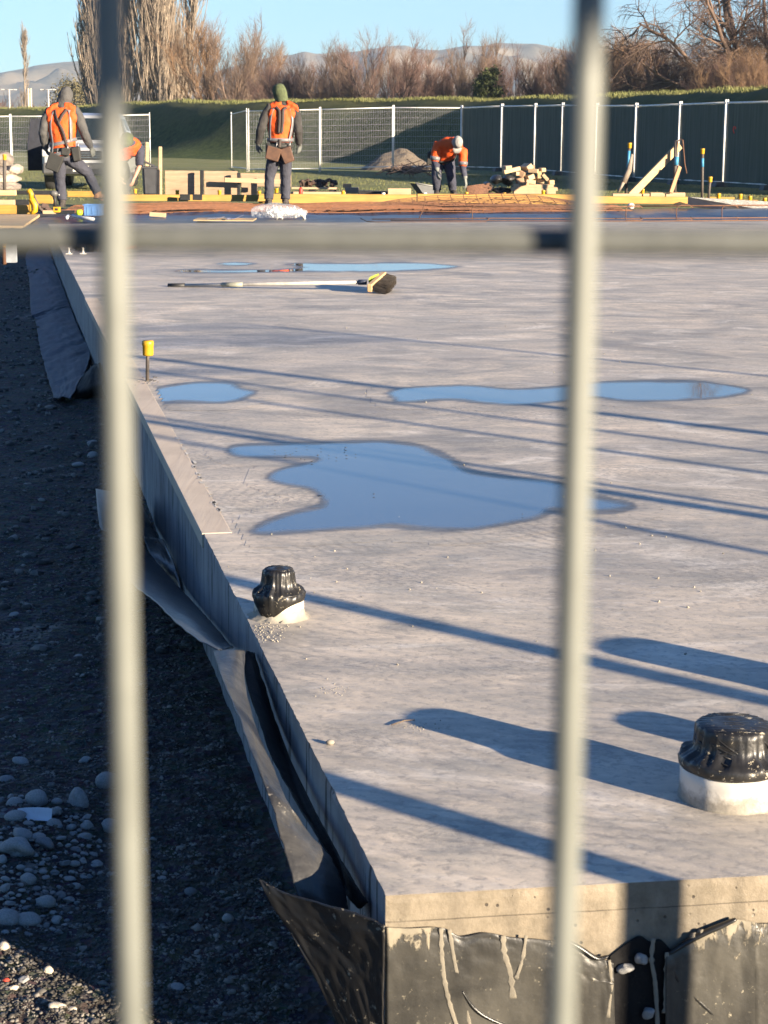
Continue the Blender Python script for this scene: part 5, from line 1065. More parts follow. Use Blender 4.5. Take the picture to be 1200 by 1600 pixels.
# board with papers
p = Y(352, 341.5, 23.4); root = empty('drawing_board', p, 0, 'thin brown board lying at the far slab edge under some papers', 'board'); MB().box((0, 0, -.012), (.74, .6, .014)).build('panel', W_T, root); MB().box((0, -.28, .0), (.045, .04, .02)).build('clip', MATS['rubber_black'], root)
for dx, lab, m_, rz in ((-.12, 'left sheet of paper on the brown board', M('paper_a', (.62, .55, .5), rough=.8), .1), (.12, 'right curling white sheet of paper on the brown board', M('paper_b', (.75, .68, .72), rough=.8), -.15)):
    rows = [[(dx-.1, y_, .0), (dx, y_, .006), (dx+.1, y_, .014+(.03 if dx > 0 else .005))] for y_ in (-.16, 0, .16)]; rows = [[Vector(q)+p for q in rw] for rw in rows]; sheet('paper_sheet', rows, m_, lab, 'paper', amp=.003, fscale=(2, 2), thick=.001)
board(234, 334.5, 259, 336.5, 24.6, .10, 6.5, W_P, 'short pale timber block lying at the far slab edge right of the left wire', 'timber_block', 'timber block')
# bag of spacers
c_ = Y(438, 332, 24.3); sp = []
def spacer(p, seed):
    r = random.Random(seed); root = empty('bar_spacer', p, r.uniform(0, 3)); s = .035
    MB().lathe([(s*.55, -s), (s*.3, -s*.3), (s*.3, s*.5), (s*.7, s)], n=8, fn=lambda i, q, rr, z: (rr*(1+.35*math.cos(2*q)), z)).build('spacer_body', MATS['cap_white'], root); MB().box((0, 0, s), (s*1.8, s*.4, s*.3)).build('clip', MATS['cap_white'], root)
    root.rotation_euler = (r.uniform(0, 3), r.uniform(0, 3), r.uniform(0, 3)); return tag(root, 'white plastic bar spacer inside the clear bag at the green hooded worker\'s feet', 'bar spacer', 'white spacers inside the clear bag')
r = random.Random(12); s0_ = None
for i in range(34):
    u = r.uniform(-1, 1); p = c_+Vector((.06+u*.24, r.uniform(-.12, .12), r.uniform(-.055, .06*(1-u*u)+.01)))
    if s0_ is None: s0_ = spacer(p, i)
    else: k = copy_tree(s0_); k.location = p; k.rotation_euler = (r.uniform(0, 3), r.uniform(0, 3), r.uniform(0, 3))
t = NT('clear_film'); t.set(Base_Color=(.75, .8, .85), Roughness=.12, Alpha=.26, Normal=t.bump(t.noise(26, 5, .6, None, 1), .9, .02), Specular_IOR_Level=.8); MATS['film'] = t.m
bm = bmesh.new(); bmesh.ops.create_icosphere(bm, subdivisions=4, radius=1)
for v in bm.verts:
    p = v.co; k = 1+.10*mnoise.noise(p*2.2)+.06*(1-2*abs(mnoise.noise(p*4))); v.co = Vector((p.x*.33*k*(1.1 if p.x < 0 else 1), p.y*.2*k, max(-.07, (p.z*.115)*k*(1-.25*p.x))))
me = bpy.data.meshes.new('plastic_bag'); bm.to_mesh(me); bm.free(); me.polygons.foreach_set('use_smooth', [True]*len(me.polygons)); me.materials.append(MATS['film']); o = bpy.data.objects.new('plastic_bag', me); col.objects.link(o); o.location = c_; tag(o, 'clear plastic bag bulging with white spacers at the green hooded worker\'s feet', 'plastic bag')
# chairs by the dark puddle
for x, lab in ((108, 'left white spacer standing by the dark puddle'), (130, 'right white spacer standing by the dark puddle')):
    p = G(x, 397); root = empty('bar_chair', p, 0, lab, 'bar spacer', 'two white spacers by the dark puddle'); MB().lathe([(.018, 0), (.013, .012), (.007, .03), (.007, .05)], n=10).build('body', MATS['cap_white'], root); MB().box((0, 0, .054), (.018, .012, .01)).build('clip', MATS['cap_white'], root); MB().box((0, 0, .004), (.055, .03, .008)).build('base', MATS['cap_white'], root)
# ------------------------------------------------------------------ left corner clutter
LG = 'formwork timbers at the far left corner'
for x0, x1, y, d, th, hp, m_, lab in ((-60, 25, 301, 26.4, .1, 8, W_T, 'tan plank topmost in the left corner stack'), (-60, 23, 316, 25.4, .1, 8, W_P, 'pale plank in the middle of the left corner stack'), (-60, 47, 327, 24.5, .08, 14, W_Y, 'wide yellow board in the left corner stack'), (53, 83, 311, 26.6, .08, 13, W_Y, 'short yellow board behind the cordless driver'), (106, 146, 303, 28.6, .08, 9, W_Y, 'yellow board between the legs of the grey hooded worker')): board(x0, y, x1, y+.3, d, th, hp, m_, lab, 'timber_board', 'board', LG)
for x0, x1, y, d, hp, lab in ((25, 80, 301, 27.0, 6, 'black board behind the yellow clamp'), (20, 46, 316, 25.8, 8, 'short black board left of the yellow clamp')): board(x0, y, x1, y, d, .06, hp, MATS['black_board'], lab, 'black_board', 'board')
pp = [Y(-60, 335, 23.9), Y(62, 335, 24.3), Y(36, 353, 21.9), Y(-60, 353, 21.7)]; mb = MB(); mb.prism(pp, (0, 0, -.03)); finish(mb, 'ply_sheet', W_T, pp[0], 'tan plywood sheet lying flat in front of the left corner stack', 'plywood sheet')
board(67, 331.5, 116, 331.5, 24.6, .06, 5.5, W_P, 'pale batten lying under the cordless driver', 'batten', 'batten')
p = Y(50, 334, 24.3); root = empty('bar_clamp', p, 0, 'bright yellow bar clamp standing on the corner boards', 'clamp')
def rl(*q, d=24.3): return [Y(x, y, d)-p for x, y in q]
MB().tube(rl((42, 299), (46, 298), (49, 303), (49, 311)), [.02, .035, .035, .03], 8).build('upper_jaw', MATS['cap_yellow'], root); MB().tube(rl((46, 311), (51, 313), (55, 321), (55, 329), (49, 334)), [.03, .04, .042, .035, .03], 8).build('lower_jaw', MATS['cap_yellow'], root)
MB().tube(rl((51, 300), (56, 312), (63, 327)), .012, 6).build('screw', MATS['steel_dark'], root); MB().tube(rl((47, 303), (47.5, 333)), .014, 6).build('bar', MATS['cap_yellow'], root)
p = Y(86, 331, 24.2); root = empty('cordless_driver', p, 0, 'yellow and black cordless driver standing on its battery', 'power tool')
MB().tube(rl((79, 303), (83, 302), (87, 303), (90, 304), d=24.2), [.03, .042, .04, .022], 10).build('motor_body', M('tool_grey', (.10, .10, .095), rough=.5), root); MB().tube(rl((90, 304), (93.5, 304.5), d=24.2), .010, 8).build('chuck', M('chuck', (.35, .34, .33), metal=.6, rough=.4), root)
MB().tube(rl((84, 305), (86, 313), (86, 323), d=24.2), [.026, .02, .024], 8).build('grip', MATS['rubber_black'], root); q = Y(89, 327.5, 24.2)-p; MB().box(q, (.085, .09, .07)).build('battery', MATS['cap_yellow'], root); MB().box(q+Vector((0, -.046, .005)), (.04, .006, .03)).build('battery_label', MATS['rubber_black'], root)
p = Y(147.5, 336.5, 24.3); root = empty('blue_tub', p, R(-4), 'open blue plastic tub beside the tan boot', 'tub'); w_, h_, dd = .235, .135, .2
mb = MB()
for c_, s_ in (((0, -dd/2, h_/2), (w_*.94, .008, h_)), ((0, dd/2, h_/2), (w_*.94, .008, h_)), ((-w_*.47, 0, h_/2), (.008, dd-.012, h_)), ((w_*.47, 0, h_/2), (.008, dd-.012, h_)), ((0, 0, .004), (w_*.92, dd*.95, .006))): mb.box(c_, s_)
mb.build('shell', M('tub_blue', (.10, .22, .48), rough=.5), root)
mb = MB()
for s_ in (-1, 1): mb.box((0, s_*(dd/2+.003), h_), (w_+.02, .014, .014)); mb.box((s_*(w_/2+.001), 0, h_+.001), (.014, dd-.01, .0125))
for u in (-.3, 0, .3): mb.box((u*w_, -dd/2-.006, h_*.45), (.008, .006, h_*.75))
mb.build('rim', MATS['tub_blue'], root)
p = Y(124, 332, 24.1); mb = MB(); mb.lathe([(.02, -.035), (.036, -.03), (.042, 0), (.036, .03), (.02, .035)], c=p, n=16); finish(mb, 'string_reel', M('lime', (.5, .72, .02), rough=.5), p, 'lime green string reel left of the blue tub', 'string reel')
mb = MB(); mb.tube([Y(104, 341, 23.6), Y(107, 336.5, 23.7), Y(114, 337, 23.7), Y(128, 340.5, 23.5), Y(146, 342.5, 23.3)], .022, 10); finish(mb, 'plastic_hose', M('hose_white', (.62, .64, .66), rough=.4), Y(114, 338, 23.6), 'short curved white hose lying in front of the blue tub', 'hose')
r = random.Random(14)
for i, (x, y) in enumerate(((64, 326), (70, 323), (75, 328))):
    mb = MB(); mb.box(Y(x, y, 24.8), (.09, .07, .05), Euler((r.random(), r.random(), r.random()))); finish(mb, 'fixing_box', MATS['scrap_dark'], Y(x, y, 24.8), ('leftmost', 'middle', 'rightmost')[i]+' of three dark lumps between clamp and cordless driver', 'fixing')
# tarpaulin heap at left edge
TGr = 'folded tarpaulins heaped at the left picture edge'
for i, (x, y, rx, rz_, m_, lab) in enumerate(((2, 292, 30, 9, 'tarp_a', 'lowest folded brown tarpaulin of the heap'), (0, 279, 27, 10, 'tarp_b', 'pale folded tarpaulin second from the bottom of the heap'), (-2, 268, 30, 8, 'tarp_a', 'grey-brown folded tarpaulin in the middle of the heap'), (24, 265, 9, 8, 'tarp_b', 'stiff pale corner of tarpaulin sticking out right of the heap'), (4, 250, 15, 12, 'tarp_a', 'rolled tarpaulin on top of the heap'))):
    M('tarp_a', (.24, .20, .165), (.13, .11, .095), rough=.85, scale=3, bump=.8, bscale=9, bdist=.05); M('tarp_b', (.40, .34, .27), (.26, .22, .17), rough=.85, scale=3, bump=.8, bscale=9, bdist=.05)
    bm = bmesh.new(); bmesh.ops.create_icosphere(bm, subdivisions=4, radius=1); s = 30/F
    for v in bm.verts:
        q = v.co.copy(); k = 1+.18*mnoise.noise(q*1.6+Vector((i*5, 0, 0)))+.12*(1-2*abs(mnoise.noise(q*3.2+Vector((i*3, 0, 0))))); v.co = Vector((q.x*rx*s*k, q.y*.4*k, q.z*rz_*s*k))
    me = bpy.data.meshes.new('tarpaulin'); bm.to_mesh(me); bm.free(); me.polygons.foreach_set('use_smooth', [True]*len(me.polygons)); me.materials.append(MATS[m_]); o = bpy.data.objects.new('tarpaulin', me); col.objects.link(o); o.location = Y(x, y, 30+.1*i); tag(o, lab, 'tarpaulin', TGr)
# ------------------------------------------------------------------ people
M('skin', (.42, .24, .17), (.34, .18, .12), rough=.6, bump=.1); M('hoodie_grey', (.075, .073, .07), (.045, .044, .043), rough=.9, scale=5, bump=.6, bscale=12, bdist=.03)
M('jacket_dark', (.036, .033, .031), (.022, .02, .019), rough=.9, scale=5, bump=.6, bscale=12, bdist=.03); M('navy', (.045, .047, .068), (.026, .027, .042), rough=.9, scale=5, bump=.6, bscale=12, bdist=.03)
M('trouser_blue', (.045, .047, .062), (.028, .029, .042), rough=.9, scale=5, bump=.6, bscale=11, bdist=.03); M('hivis', (.72, .095, .008), (.58, .065, .006), rough=.75, scale=5, bump=.5, bscale=10, bdist=.02, var=.1)
M('reflective', (.17, .165, .165), (.11, .11, .115), rough=.45, bump=.1); M('leather_brown', (.11, .055, .03), (.065, .032, .02), rough=.7, scale=12); M('pouch_black', (.03, .03, .027), rough=.7); M('boot_tan', (.26, .14, .07), (.24, .12, .06), rough=.8); M('boot_dark', (.05, .042, .038), rough=.8)
M('glove', (.17, .18, .16), (.10, .105, .1), rough=.8); M('beanie_green', (.085, .105, .045), (.05, .06, .03), rough=.95, scale=20, bump=.6, bscale=50, bdist=.01); M('cap_grey', (.26, .25, .235), (.17, .16, .15), rough=.85); M('strap_dark', (.05, .035, .03), rough=.8)
tex = bpy.data.textures.new('cloth_folds', 'CLOUDS'); tex.noise_scale = .09; tex.noise_depth = 2
def remeshed(mb, name, mat, parent, vox, disp=0.0):
    o = mb.build(name, mat, parent); md = o.modifiers.new('union', 'REMESH'); md.mode = 'VOXEL'; md.voxel_size = vox; md.use_smooth_shade = True
    sm = o.modifiers.new('soften', 'SMOOTH'); sm.factor = .5; sm.iterations = 3
    if disp: d = o.modifiers.new('folds', 'DISPLACE'); d.texture = tex; d.strength = disp; d.mid_level = .5; d.texture_coords = 'OBJECT' if False else 'LOCAL'
    return o
def person(label, loc, J, st, group=None):
    """J: joints in metres relative to loc. st: style"""
    J = {k: Vector(v) for k, v in J.items()}; root = empty('person', loc, 0, label, 'person', group)
    P, C, N_, Hd = J['pelvis'], J['chest'], J['neck'], J['head']
    lat_s = (J['rsh']-J['lsh']).normalized(); lat_h = (J['rhip']-J['lhip']).normalized(); wst = P.lerp(C, .42)
    def ringset(g=0.0, top=True):
        ax = (C-P).normalized(); ax2 = (N_-C).normalized()
        def rg(c, l, rx, ry, axis): l = l.normalized(); dep = axis.cross(l).normalized(); return (c, l*(rx+g), dep*(ry+g))
        rs = [rg(P-ax*.07, lat_h, .135, .10, ax), rg(P, lat_h, .165, .115, ax), rg(P.lerp(C, .22), lat_h.lerp(lat_s, .2), .155, .105, ax), rg(wst, lat_h.lerp(lat_s, .4), .145, .10, ax), rg(P.lerp(C, .72), lat_h.lerp(lat_s, .7), .165, .115, ax), rg(C, lat_s, .18, .12, ax), rg(C.lerp(N_, .5), lat_s, .175, .105, ax2)]
        if top: rs += [rg(C.lerp(N_, .82), lat_s, .125, .08, ax2), rg(N_, lat_s, .07, .065, ax2)]
        return rs
    hb = Hd-N_; hu = hb.normalized(); face = J['face'].normalized(); hr = face.cross(hu).normalized(); face = hu.cross(hr).normalized(); Rh = Matrix((hr, face, hu)).transposed()
    # the body: one continuous surface
    mb = MB(); mb.rings(ringset(), 18)
    mb.tube([N_-hu*.03, N_+hu*.05, Hd-hu*.05], [.062, .055, .055], 12)
    mb.ball(Hd, (.074, .094, .112), 18, 12, Rh.to_euler()); mb.ball(Hd+face*.05-hu*.06, (.05, .045, .055), 12, 8, Rh.to_euler()); mb.tube([Hd+face*.085+hu*.02, Hd+face*.115-hu*.018, Hd+face*.09-hu*.03], [.008, .014, .01], 7)
    for s in (-1, 1):
        mb.ball(Hd+hr*s*.075-hu*.005, (.012, .022, .032), 8, 6, Rh.to_euler()); mb.ball(Hd+hr*s*.03+face*.082+hu*.012, (.014, .012, .01), 8, 6, Rh.to_euler())
    mb.tube([Hd+face*.085-hu*.055-hr*.022, Hd+face*.093-hu*.056, Hd+face*.085-hu*.055+hr*.022], .008, 6)
    for s in 'lr':
        sh, el, wr, hd = J[s+'sh'], J[s+'el'], J[s+'wr'], J[s+'hand']; hip, kn, an, toe = J[s+'hip'], J[s+'kn'], J[s+'an'], J[s+'toe']
        mb.tube([C.lerp(sh, .55), sh, sh.lerp(el, .3), el, el.lerp(wr, .3), wr], [.06, .058, .048, .037, .036, .026], 12)
        mb.tube([P.lerp(hip, .6), hip, hip.lerp(kn, .45), kn, kn.lerp(an, .3), an], [.09, .092, .076, .055, .054, .038], 12)
        mb.tube([an+Vector((0, 0, .0)), an.lerp(toe, .4)-Vector((0, 0, .02)), toe], [.04, .036, .026], 10)
        d = (hd-wr).normalized(); curl = J.get(s+'curl', Vector((0, .3, 0))); side = d.cross(curl).normalized(); cl = side.cross(d)
        cl = cl if cl.dot(curl) > 0 else -cl
        mb.rings([(wr-d*.01, side*.026, cl*.020), (wr+d*.03, side*.036, cl*.016), (wr+d*.075, side*.042, cl*.014), (wr+d*.09, side*.04, cl*.012)], 12)
        for i in range(4):
            b0 = wr+d*.085+side*(.03-.02*i); L = (.032, .036, .034, .026)[i]; k = J.get(s+'grip', .5)
            d1 = (d+cl*k*.7).normalized(); d2 = (d+cl*k*2.0).normalized(); d3 = (d*.6+cl*k*2.6).normalized(); p1 = b0+d1*L*1.1; p2 = p1+d2*L*.8; p3 = p2+d3*L*.6
            mb.tube([b0-d*.012, b0, p1, p2, p3], [.010, .010, .009, .0085, .007], 8)
        tb = wr+d*.028+side*.028; td = (d*.7+side*.75+cl*.5).normalized(); mb.tube([tb-side*.01, tb+td*.03, tb+td*.055+d*.01, tb+td*.07+d*.02], [.014, .0125, .011, .008], 8)
    remeshed(mb, 'body', MATS['skin'], root, .0075)
    # upper garment
    mb = MB(); mb.rings(ringset(.016), 20)
    for s in 'lr':
        sh, el, wr = J[s+'sh'], J[s+'el'], J[s+'wr']; cut = st.get('sleeve', 1.0); pts = [C.lerp(sh, .5), sh, sh.lerp(el, .35), el.lerp(sh, .08), el, el.lerp(wr, .4), el.lerp(wr, .92)]; rr = [.085, .084, .076, .068, .068, .062, .048]
        mb.tube(pts[:7] if cut == 1 else pts[:5], rr[:7] if cut == 1 else rr[:5], 14)
    if st.get('hood'): mb.rings([(N_-hu*.06, hr*.11, face*.10), (N_+hu*.01, hr*.10, face*.095), (Hd-hu*.05-face*.01, hr*.105, face*.115), (Hd+hu*.03-face*.012, hr*.106, face*.122), (Hd+hu*.09-face*.02, hr*.085, face*.10), (Hd+hu*.135-face*.03, hr*.04, face*.05)], 18)
    else: mb.tube([N_-hu*.05, N_+hu*.015], [.09, .07], 12)
    remeshed(mb, st.get('top_name', 'hooded_jumper'), MATS[st['top']], root, .011, .022)
    if st.get('hood') == 'open':
        pass
    # trousers
    mb = MB(); ax = (C-P).normalized(); mb.rings([(P-ax*.09, lat_h*.15, ax.cross(lat_h)*.115), (P, lat_h*.182, ax.cross(lat_h)*.128), (P+ax*.09, lat_h*.17, ax.cross(lat_h)*.118)], 18)
    for s in 'lr':
        hip, kn, an = J[s+'hip'], J[s+'kn'], J[s+'an']; mb.tube([P.lerp(hip, .6), hip, hip.lerp(kn, .5), kn, kn.lerp(an, .45), kn.lerp(an, .85), an.lerp(kn, .02)], [.105, .108, .094, .078, .076, .072, .075], 14)
    remeshed(mb, 'trousers', MATS[st['trousers']], root, .011, .026)
    # boots
    for s in 'lr':
        an, toe = J[s+'an'], J[s+'toe']; d = (toe-an); d.z = 0; d = d.normalized() if d.length > .01 else Vector((0, 1, 0)); sd_ = Vector((-d.y, d.x, 0)); h = an+Vector((0, 0, -.02)); z0 = min(an.z, toe.z)-.06
        mb = MB(); gnd = Vector((an.x, an.y, an.z-.08)); mb.tube([an+Vector((0, 0, .06)), an, an-Vector((0, 0, .04))], [.055, .054, .055], 12)
        mb.rings([(gnd-d*.075+Vector((0, 0, .035)), sd_*.030, Vector((0, 0, .033))), (gnd-d*.04+Vector((0, 0, .045)), sd_*.042, Vector((0, 0, .043))), (gnd+d*.06+Vector((0, 0, .045)), sd_*.045, Vector((0, 0, .043))), (gnd+d*.14+Vector((0, 0, .035)), sd_*.047, Vector((0, 0, .034))), (gnd+d*.19+Vector((0, 0, .025)), sd_*.03, Vector((0, 0, .022)))], 14)
        b = remeshed(mb, 'boot', MATS[st['boots'][0 if s == 'l' else 1]], root, .008)
        mb = MB(); mb.prism([gnd-d*.08+sd_*.036, gnd+d*.12+sd_*.05, gnd+d*.20+sd_*.025, gnd+d*.20-sd_*.025, gnd+d*.12-sd_*.05, gnd-d*.08-sd_*.036], (0, 0, .016)); mb.build('sole', MATS['boot_dark'], b)
    if st.get('gloves'):
        for s in 'lr':
            wr, hd = J[s+'wr'], J[s+'hand']; d = (hd-wr).normalized(); curl = J.get(s+'curl', Vector((0, .3, 0))); side = d.cross(curl).normalized(); cl = side.cross(d); cl = cl if cl.dot(curl) > 0 else -cl
            mb = MB(); mb.tube([wr-d*.05, wr-d*.01], [.042, .036], 12); mb.rings([(wr-d*.01, side*.032, cl*.026), (wr+d*.03, side*.042, cl*.022), (wr+d*.078, side*.048, cl*.020), (wr+d*.094, side*.046, cl*.018)], 12)
            for i in range(4):
                b0 = wr+d*.085+side*(.032-.0215*i); L = (.032, .036, .034, .026)[i]; k = J.get(s+'grip', .5); d1 = (d+cl*k*.7).normalized(); d2 = (d+cl*k*2.0).normalized(); d3 = (d*.6+cl*k*2.6).normalized(); p1 = b0+d1*L*1.1; p2 = p1+d2*L*.8; p3 = p2+d3*L*.6
                mb.tube([b0-d*.012, b0, p1, p2, p3], [.0125, .0125, .0115, .011, .0095], 8)
            tb = wr+d*.028+side*.03; td = (d*.7+side*.75+cl*.5).normalized(); mb.tube([tb-side*.01, tb+td*.03, tb+td*.058+d*.01, tb+td*.075+d*.02], [.017, .0155, .0135, .010], 8)
            remeshed(mb, 'glove', MATS['glove'], root, .006)
    # hi-vis layer
    RS = ringset(.034, True)
    def surf(t, ang, extra=0.0):
        f = t*(len(RS)-1); i = min(int(f), len(RS)-2); f -= i; c = RS[i][0].lerp(RS[i+1][0], f); a = RS[i][1].lerp(RS[i+1][1], f); b = RS[i][2].lerp(RS[i+1][2], f)
        a2 = a.normalized()*(a.length+extra); b2 = b.normalized()*(b.length+extra); return c+a2*math.cos(ang)+b2*math.sin(ang)
    def ribbon(path, wd, mat, name, extra=.008, steps=26, parent=root):
        """path: (t, angle) points on the torso; strip of width wd"""
        PP = catmull([(a, b) for a, b in path], max(2, steps//max(1, len(path)-1))); pts = [surf(a, b, extra) for a, b in PP]; nrm = [(surf(a, b, extra+.05)-surf(a, b, extra)).normalized() for a, b in PP]; vs = []
        for i, p in enumerate(pts):
            tg = (pts[min(i+1, len(pts)-1)]-pts[max(i-1, 0)]).normalized(); sd_ = tg.cross(nrm[i]).normalized()*wd/2
            vs += [p-sd_, p+sd_, p+sd_+nrm[i]*.004, p-sd_+nrm[i]*.004]
        k = len(pts); fs = [(i*4+j, i*4+(j+1) % 4, i*4+4+(j+1) % 4, i*4+4+j) for i in range(k-1) for j in range(4)]+[(0, 1, 2, 3), (k*4-1, k*4-2, k*4-3, k*4-4)]
        return MB().add(vs, fs, True).build(name, mat, parent)
    if st.get('vest'):
        ks = np.linspace(st.get('vest_lo', .12), .90, 14); rings = []; mb = MB()
        for t_ in ks:
            f = t_*(len(RS)-1); i = min(int(f), len(RS)-2); f -= i; w_ = 1+.06*min(1, max(0, (t_-.45)/.2))+.03*mnoise.noise(Vector((t_*6, len(label), 0)))
            rings.append((RS[i][0].lerp(RS[i+1][0], f), RS[i][1].lerp(RS[i+1][1], f)*w_, RS[i][2].lerp(RS[i+1][2], f)*w_))
        mb.rings(rings, 22)
        for s in 'lr':
            sh = J[s+'sh']; dn = (C-N_).normalized(); mb.rings([(N_.lerp(sh, .2)+dn*.01, dn*.07, face*.105), (N_.lerp(sh, .6)+dn*.012, dn*.085, face*.118), (N_.lerp(sh, .98)+dn*.035, dn*.085, face*.108)], 16)
            mb.tube([C.lerp(sh, .1), C.lerp(sh, .72), sh.lerp(C, .12)], [.14, .13, .10], 14)
        remeshed(mb, 'hi_vis_vest', MATS['hivis'], root, .012, .022)
    fr = 1 if st.get('facing') == 'front' else -1
    for path, wd, mt, nm in st.get('ribbons', []): ribbon(path, wd, MATS[mt], nm, .020 if mt != 'strap_dark' else .026)
    if st.get('belt'):
        ax = (C-P).normalized(); mb = MB(); b0 = P+ax*.08; rg = [(b0-ax*.028, lat_h*.205, ax.cross(lat_h)*.15), (b0+ax*.028, lat_h*.20, ax.cross(lat_h)*.148)]; be = mb.rings(rg, 24, cap=False).build('tool_belt', MATS[st['belt']], root); md = be.modifiers.new('thickness', 'SOLIDIFY'); md.thickness = .012
        for (dx, dy, dz, sx, sy, sz, mt, tilt) in st['pouches']:
            c = P+Vector((dx, dy, dz)); MB().box(c, (sx, sy, sz), Euler((0, R(tilt), 0)), taper=1.15, ch=.012).build('pouch', MATS[mt], root)
            MB().box(c+Vector((0, 0, sz*.5)), (sx*.8, sy*.8, .03), Euler((0, R(tilt), 0)), ch=.008).build('pouch_flap', MATS['pouch_black'], root)
            MB().tube([c+Vector((sx*.2, 0, sz*.3)), c+Vector((sx*.3, -.01, sz*.85))], .010, 7).build('hand_tool', M('tool_steel', (.35, .35, .34), metal=.6, rough=.4), root)
    hat = st.get('hat')
    if hat == 'beanie': mb = MB(); mb.rings([(Hd-hu*.15-face*.03, hr*.095, face*.10), (Hd-hu*.08-face*.015, hr*.096, face*.112), (Hd-hu*.01-face*.008, hr*.102, face*.12), (Hd+hu*.055, hr*.098, face*.116), (Hd+hu*.105, hr*.078, face*.09), (Hd+hu*.135, hr*.03, face*.04)], 18); remeshed(mb, 'balaclava_hood', MATS['beanie_green'], root, .009, .01)
    if hat == 'cap':
        mb = MB(); mb.rings([(Hd+hu*.01, hr*.086, face*.106), (Hd+hu*.06, hr*.084, face*.102), (Hd+hu*.10, hr*.065, face*.08), (Hd+hu*.125, hr*.025, face*.03)], 18); cp = remeshed(mb, 'cap', MATS['cap_grey'], root, .008)
        MB().rings([(Hd+hu*.02+face*.09, hr*.078, hu*.012), (Hd+hu*.012+face*.14, hr*.07, hu*.008), (Hd-hu*.005+face*.18, hr*.04, hu*.005)], 14).build('peak', MATS['cap_grey'], cp)
    return root
HP = math.pi/2
# grey hooded worker, back to the camera
o1 = G(97, 322, -.03); sc = lambda px, py, d=0.0: (lambda q: (q.x-o1.x, q.y-o1.y, q.z-o1.z))(Y(px, py, o1.y+d))
person('worker in grey hood and orange vest seen from behind, left foot on the boards', o1, dict(pelvis=sc(100, 243), chest=sc(97, 196, .03), neck=sc(98, 165, .05), head=sc(103, 151, .10), face=(.15, 1, -.25), lsh=sc(74, 176, .03), rsh=sc(121, 174, .03), lel=sc(67, 208, -.03), lwr=sc(72, 234, .1), lhand=sc(76, 243, .2), rel=sc(131, 207, -.02), rwr=sc(143, 232, .1), rhand=sc(147, 244, .16), lcurl=(.3, .3, 0), rcurl=(-.3, .3, 0),
    lhip=sc(92, 249), rhip=sc(109, 247), lkn=sc(94, 284, .05), lan=sc(97, 314, 0), ltoe=sc(98, 320, .17), rkn=sc(137, 270, .18), ran=sc(153, 302, .2), rtoe=sc(160, 312, .34)),
    dict(top='hoodie_grey', hood=True, trousers='trouser_blue', boots=('boot_dark', 'boot_tan'), gloves=True, vest=True, vest_lo=.10, belt='pouch_black', pouches=[(-.12, -.12, -.10, .19, .12, .24, 'pouch_black', 22), (.20, -.10, .02, .11, .09, .20, 'pouch_black', -8), (.05, -.15, .05, .12, .06, .10, 'pouch_black', 10)],
    ribbons=[([(.84, -HP-.62), (.6, -HP-.7), (.35, -HP-.75), (.16, -HP-.8)], .045, 'reflective', 'reflective_tape'), ([(.84, -HP+.62), (.6, -HP+.7), (.38, -HP+.75)], .045, 'reflective', 'reflective_tape'), ([(.36, -HP-1.6), (.34, -HP-.8), (.36, -HP), (.40, -HP+.9), (.41, -HP+1.5)], .05, 'reflective', 'reflective_tape'), ([(.15, -HP-1.3), (.14, -HP-.6), (.17, -HP+.2)], .05, 'reflective', 'reflective_tape'),
             ([(.86, -HP-.5), (.7, -HP-.22), (.55, -HP+.12), (.35, -HP+.35), (.2, -HP+.5)], .04, 'strap_dark', 'brace_strap'), ([(.86, -HP+.45), (.74, -HP+.12), (.64, -HP-.1)], .04, 'strap_dark', 'brace_strap')]))
# green hooded worker, back to the camera
o1 = G(436, 320, -.03)
person('worker in green hood and orange vest seen from behind with brown leather tool pouches', o1, dict(pelvis=sc(437, 237), chest=sc(440, 190, .02), neck=sc(440, 161, .03), head=sc(437, 145, .05), face=(-.55, .85, -.1), lsh=sc(419, 169, .02), rsh=sc(462, 170, .02), lel=sc(408, 201, -.06), lwr=sc(403, 226, .04), lhand=sc(402, 236, .1), rel=sc(466, 205, -.06), rwr=sc(468, 228, .03), rhand=sc(467, 240, .1), lcurl=(.3, .3, 0), rcurl=(-.3, .3, 0),
    lhip=sc(428, 245), rhip=sc(446, 245), lkn=sc(421, 278, .03), lan=sc(420, 312, -.02), ltoe=sc(417, 318, .15), rkn=sc(447, 278, .03), ran=sc(446, 312, -.02), rtoe=sc(448, 318, .16)),
    dict(top='jacket_dark', top_name='dark_jacket', trousers='trouser_blue', boots=('boot_dark', 'boot_dark'), gloves=True, vest=True, vest_lo=.30, belt='pouch_black', hat='beanie', pouches=[(-.09, -.14, -.03, .20, .12, .20, 'leather_brown', 16), (.12, -.14, -.05, .16, .11, .23, 'leather_brown', -20), (-.17, -.06, .05, .07, .08, .14, 'pouch_black', 5)],
    ribbons=[([(.82, -HP-.62), (.62, -HP-.78), (.45, -HP-.85), (.34, -HP-.85)], .05, 'reflective', 'reflective_tape'), ([(.82, -HP+.75), (.62, -HP+.85), (.45, -HP+.85), (.34, -HP+.8)], .05, 'reflective', 'reflective_tape'), ([(.36, -HP-1.5), (.35, -HP-.7), (.35, -HP), (.35, -HP+.8), (.36, -HP+1.5)], .05, 'reflective', 'reflective_tape'),
             ([(.85, -HP-.45), (.78, -HP-.14), (.62, -HP-.10), (.46, -HP-.12)], .045, 'strap_dark', 'brace_strap'), ([(.85, -HP+.45), (.78, -HP+.16), (.62, -HP+.12), (.46, -HP+.10)], .045, 'strap_dark', 'brace_strap'), ([(.47, -HP-.14), (.46, -HP+.14)], .05, 'strap_dark', 'brace_strap'), ([(.36, -HP), (.28, -HP), (.2, -HP)], .05, 'strap_dark', 'brace_strap')]))
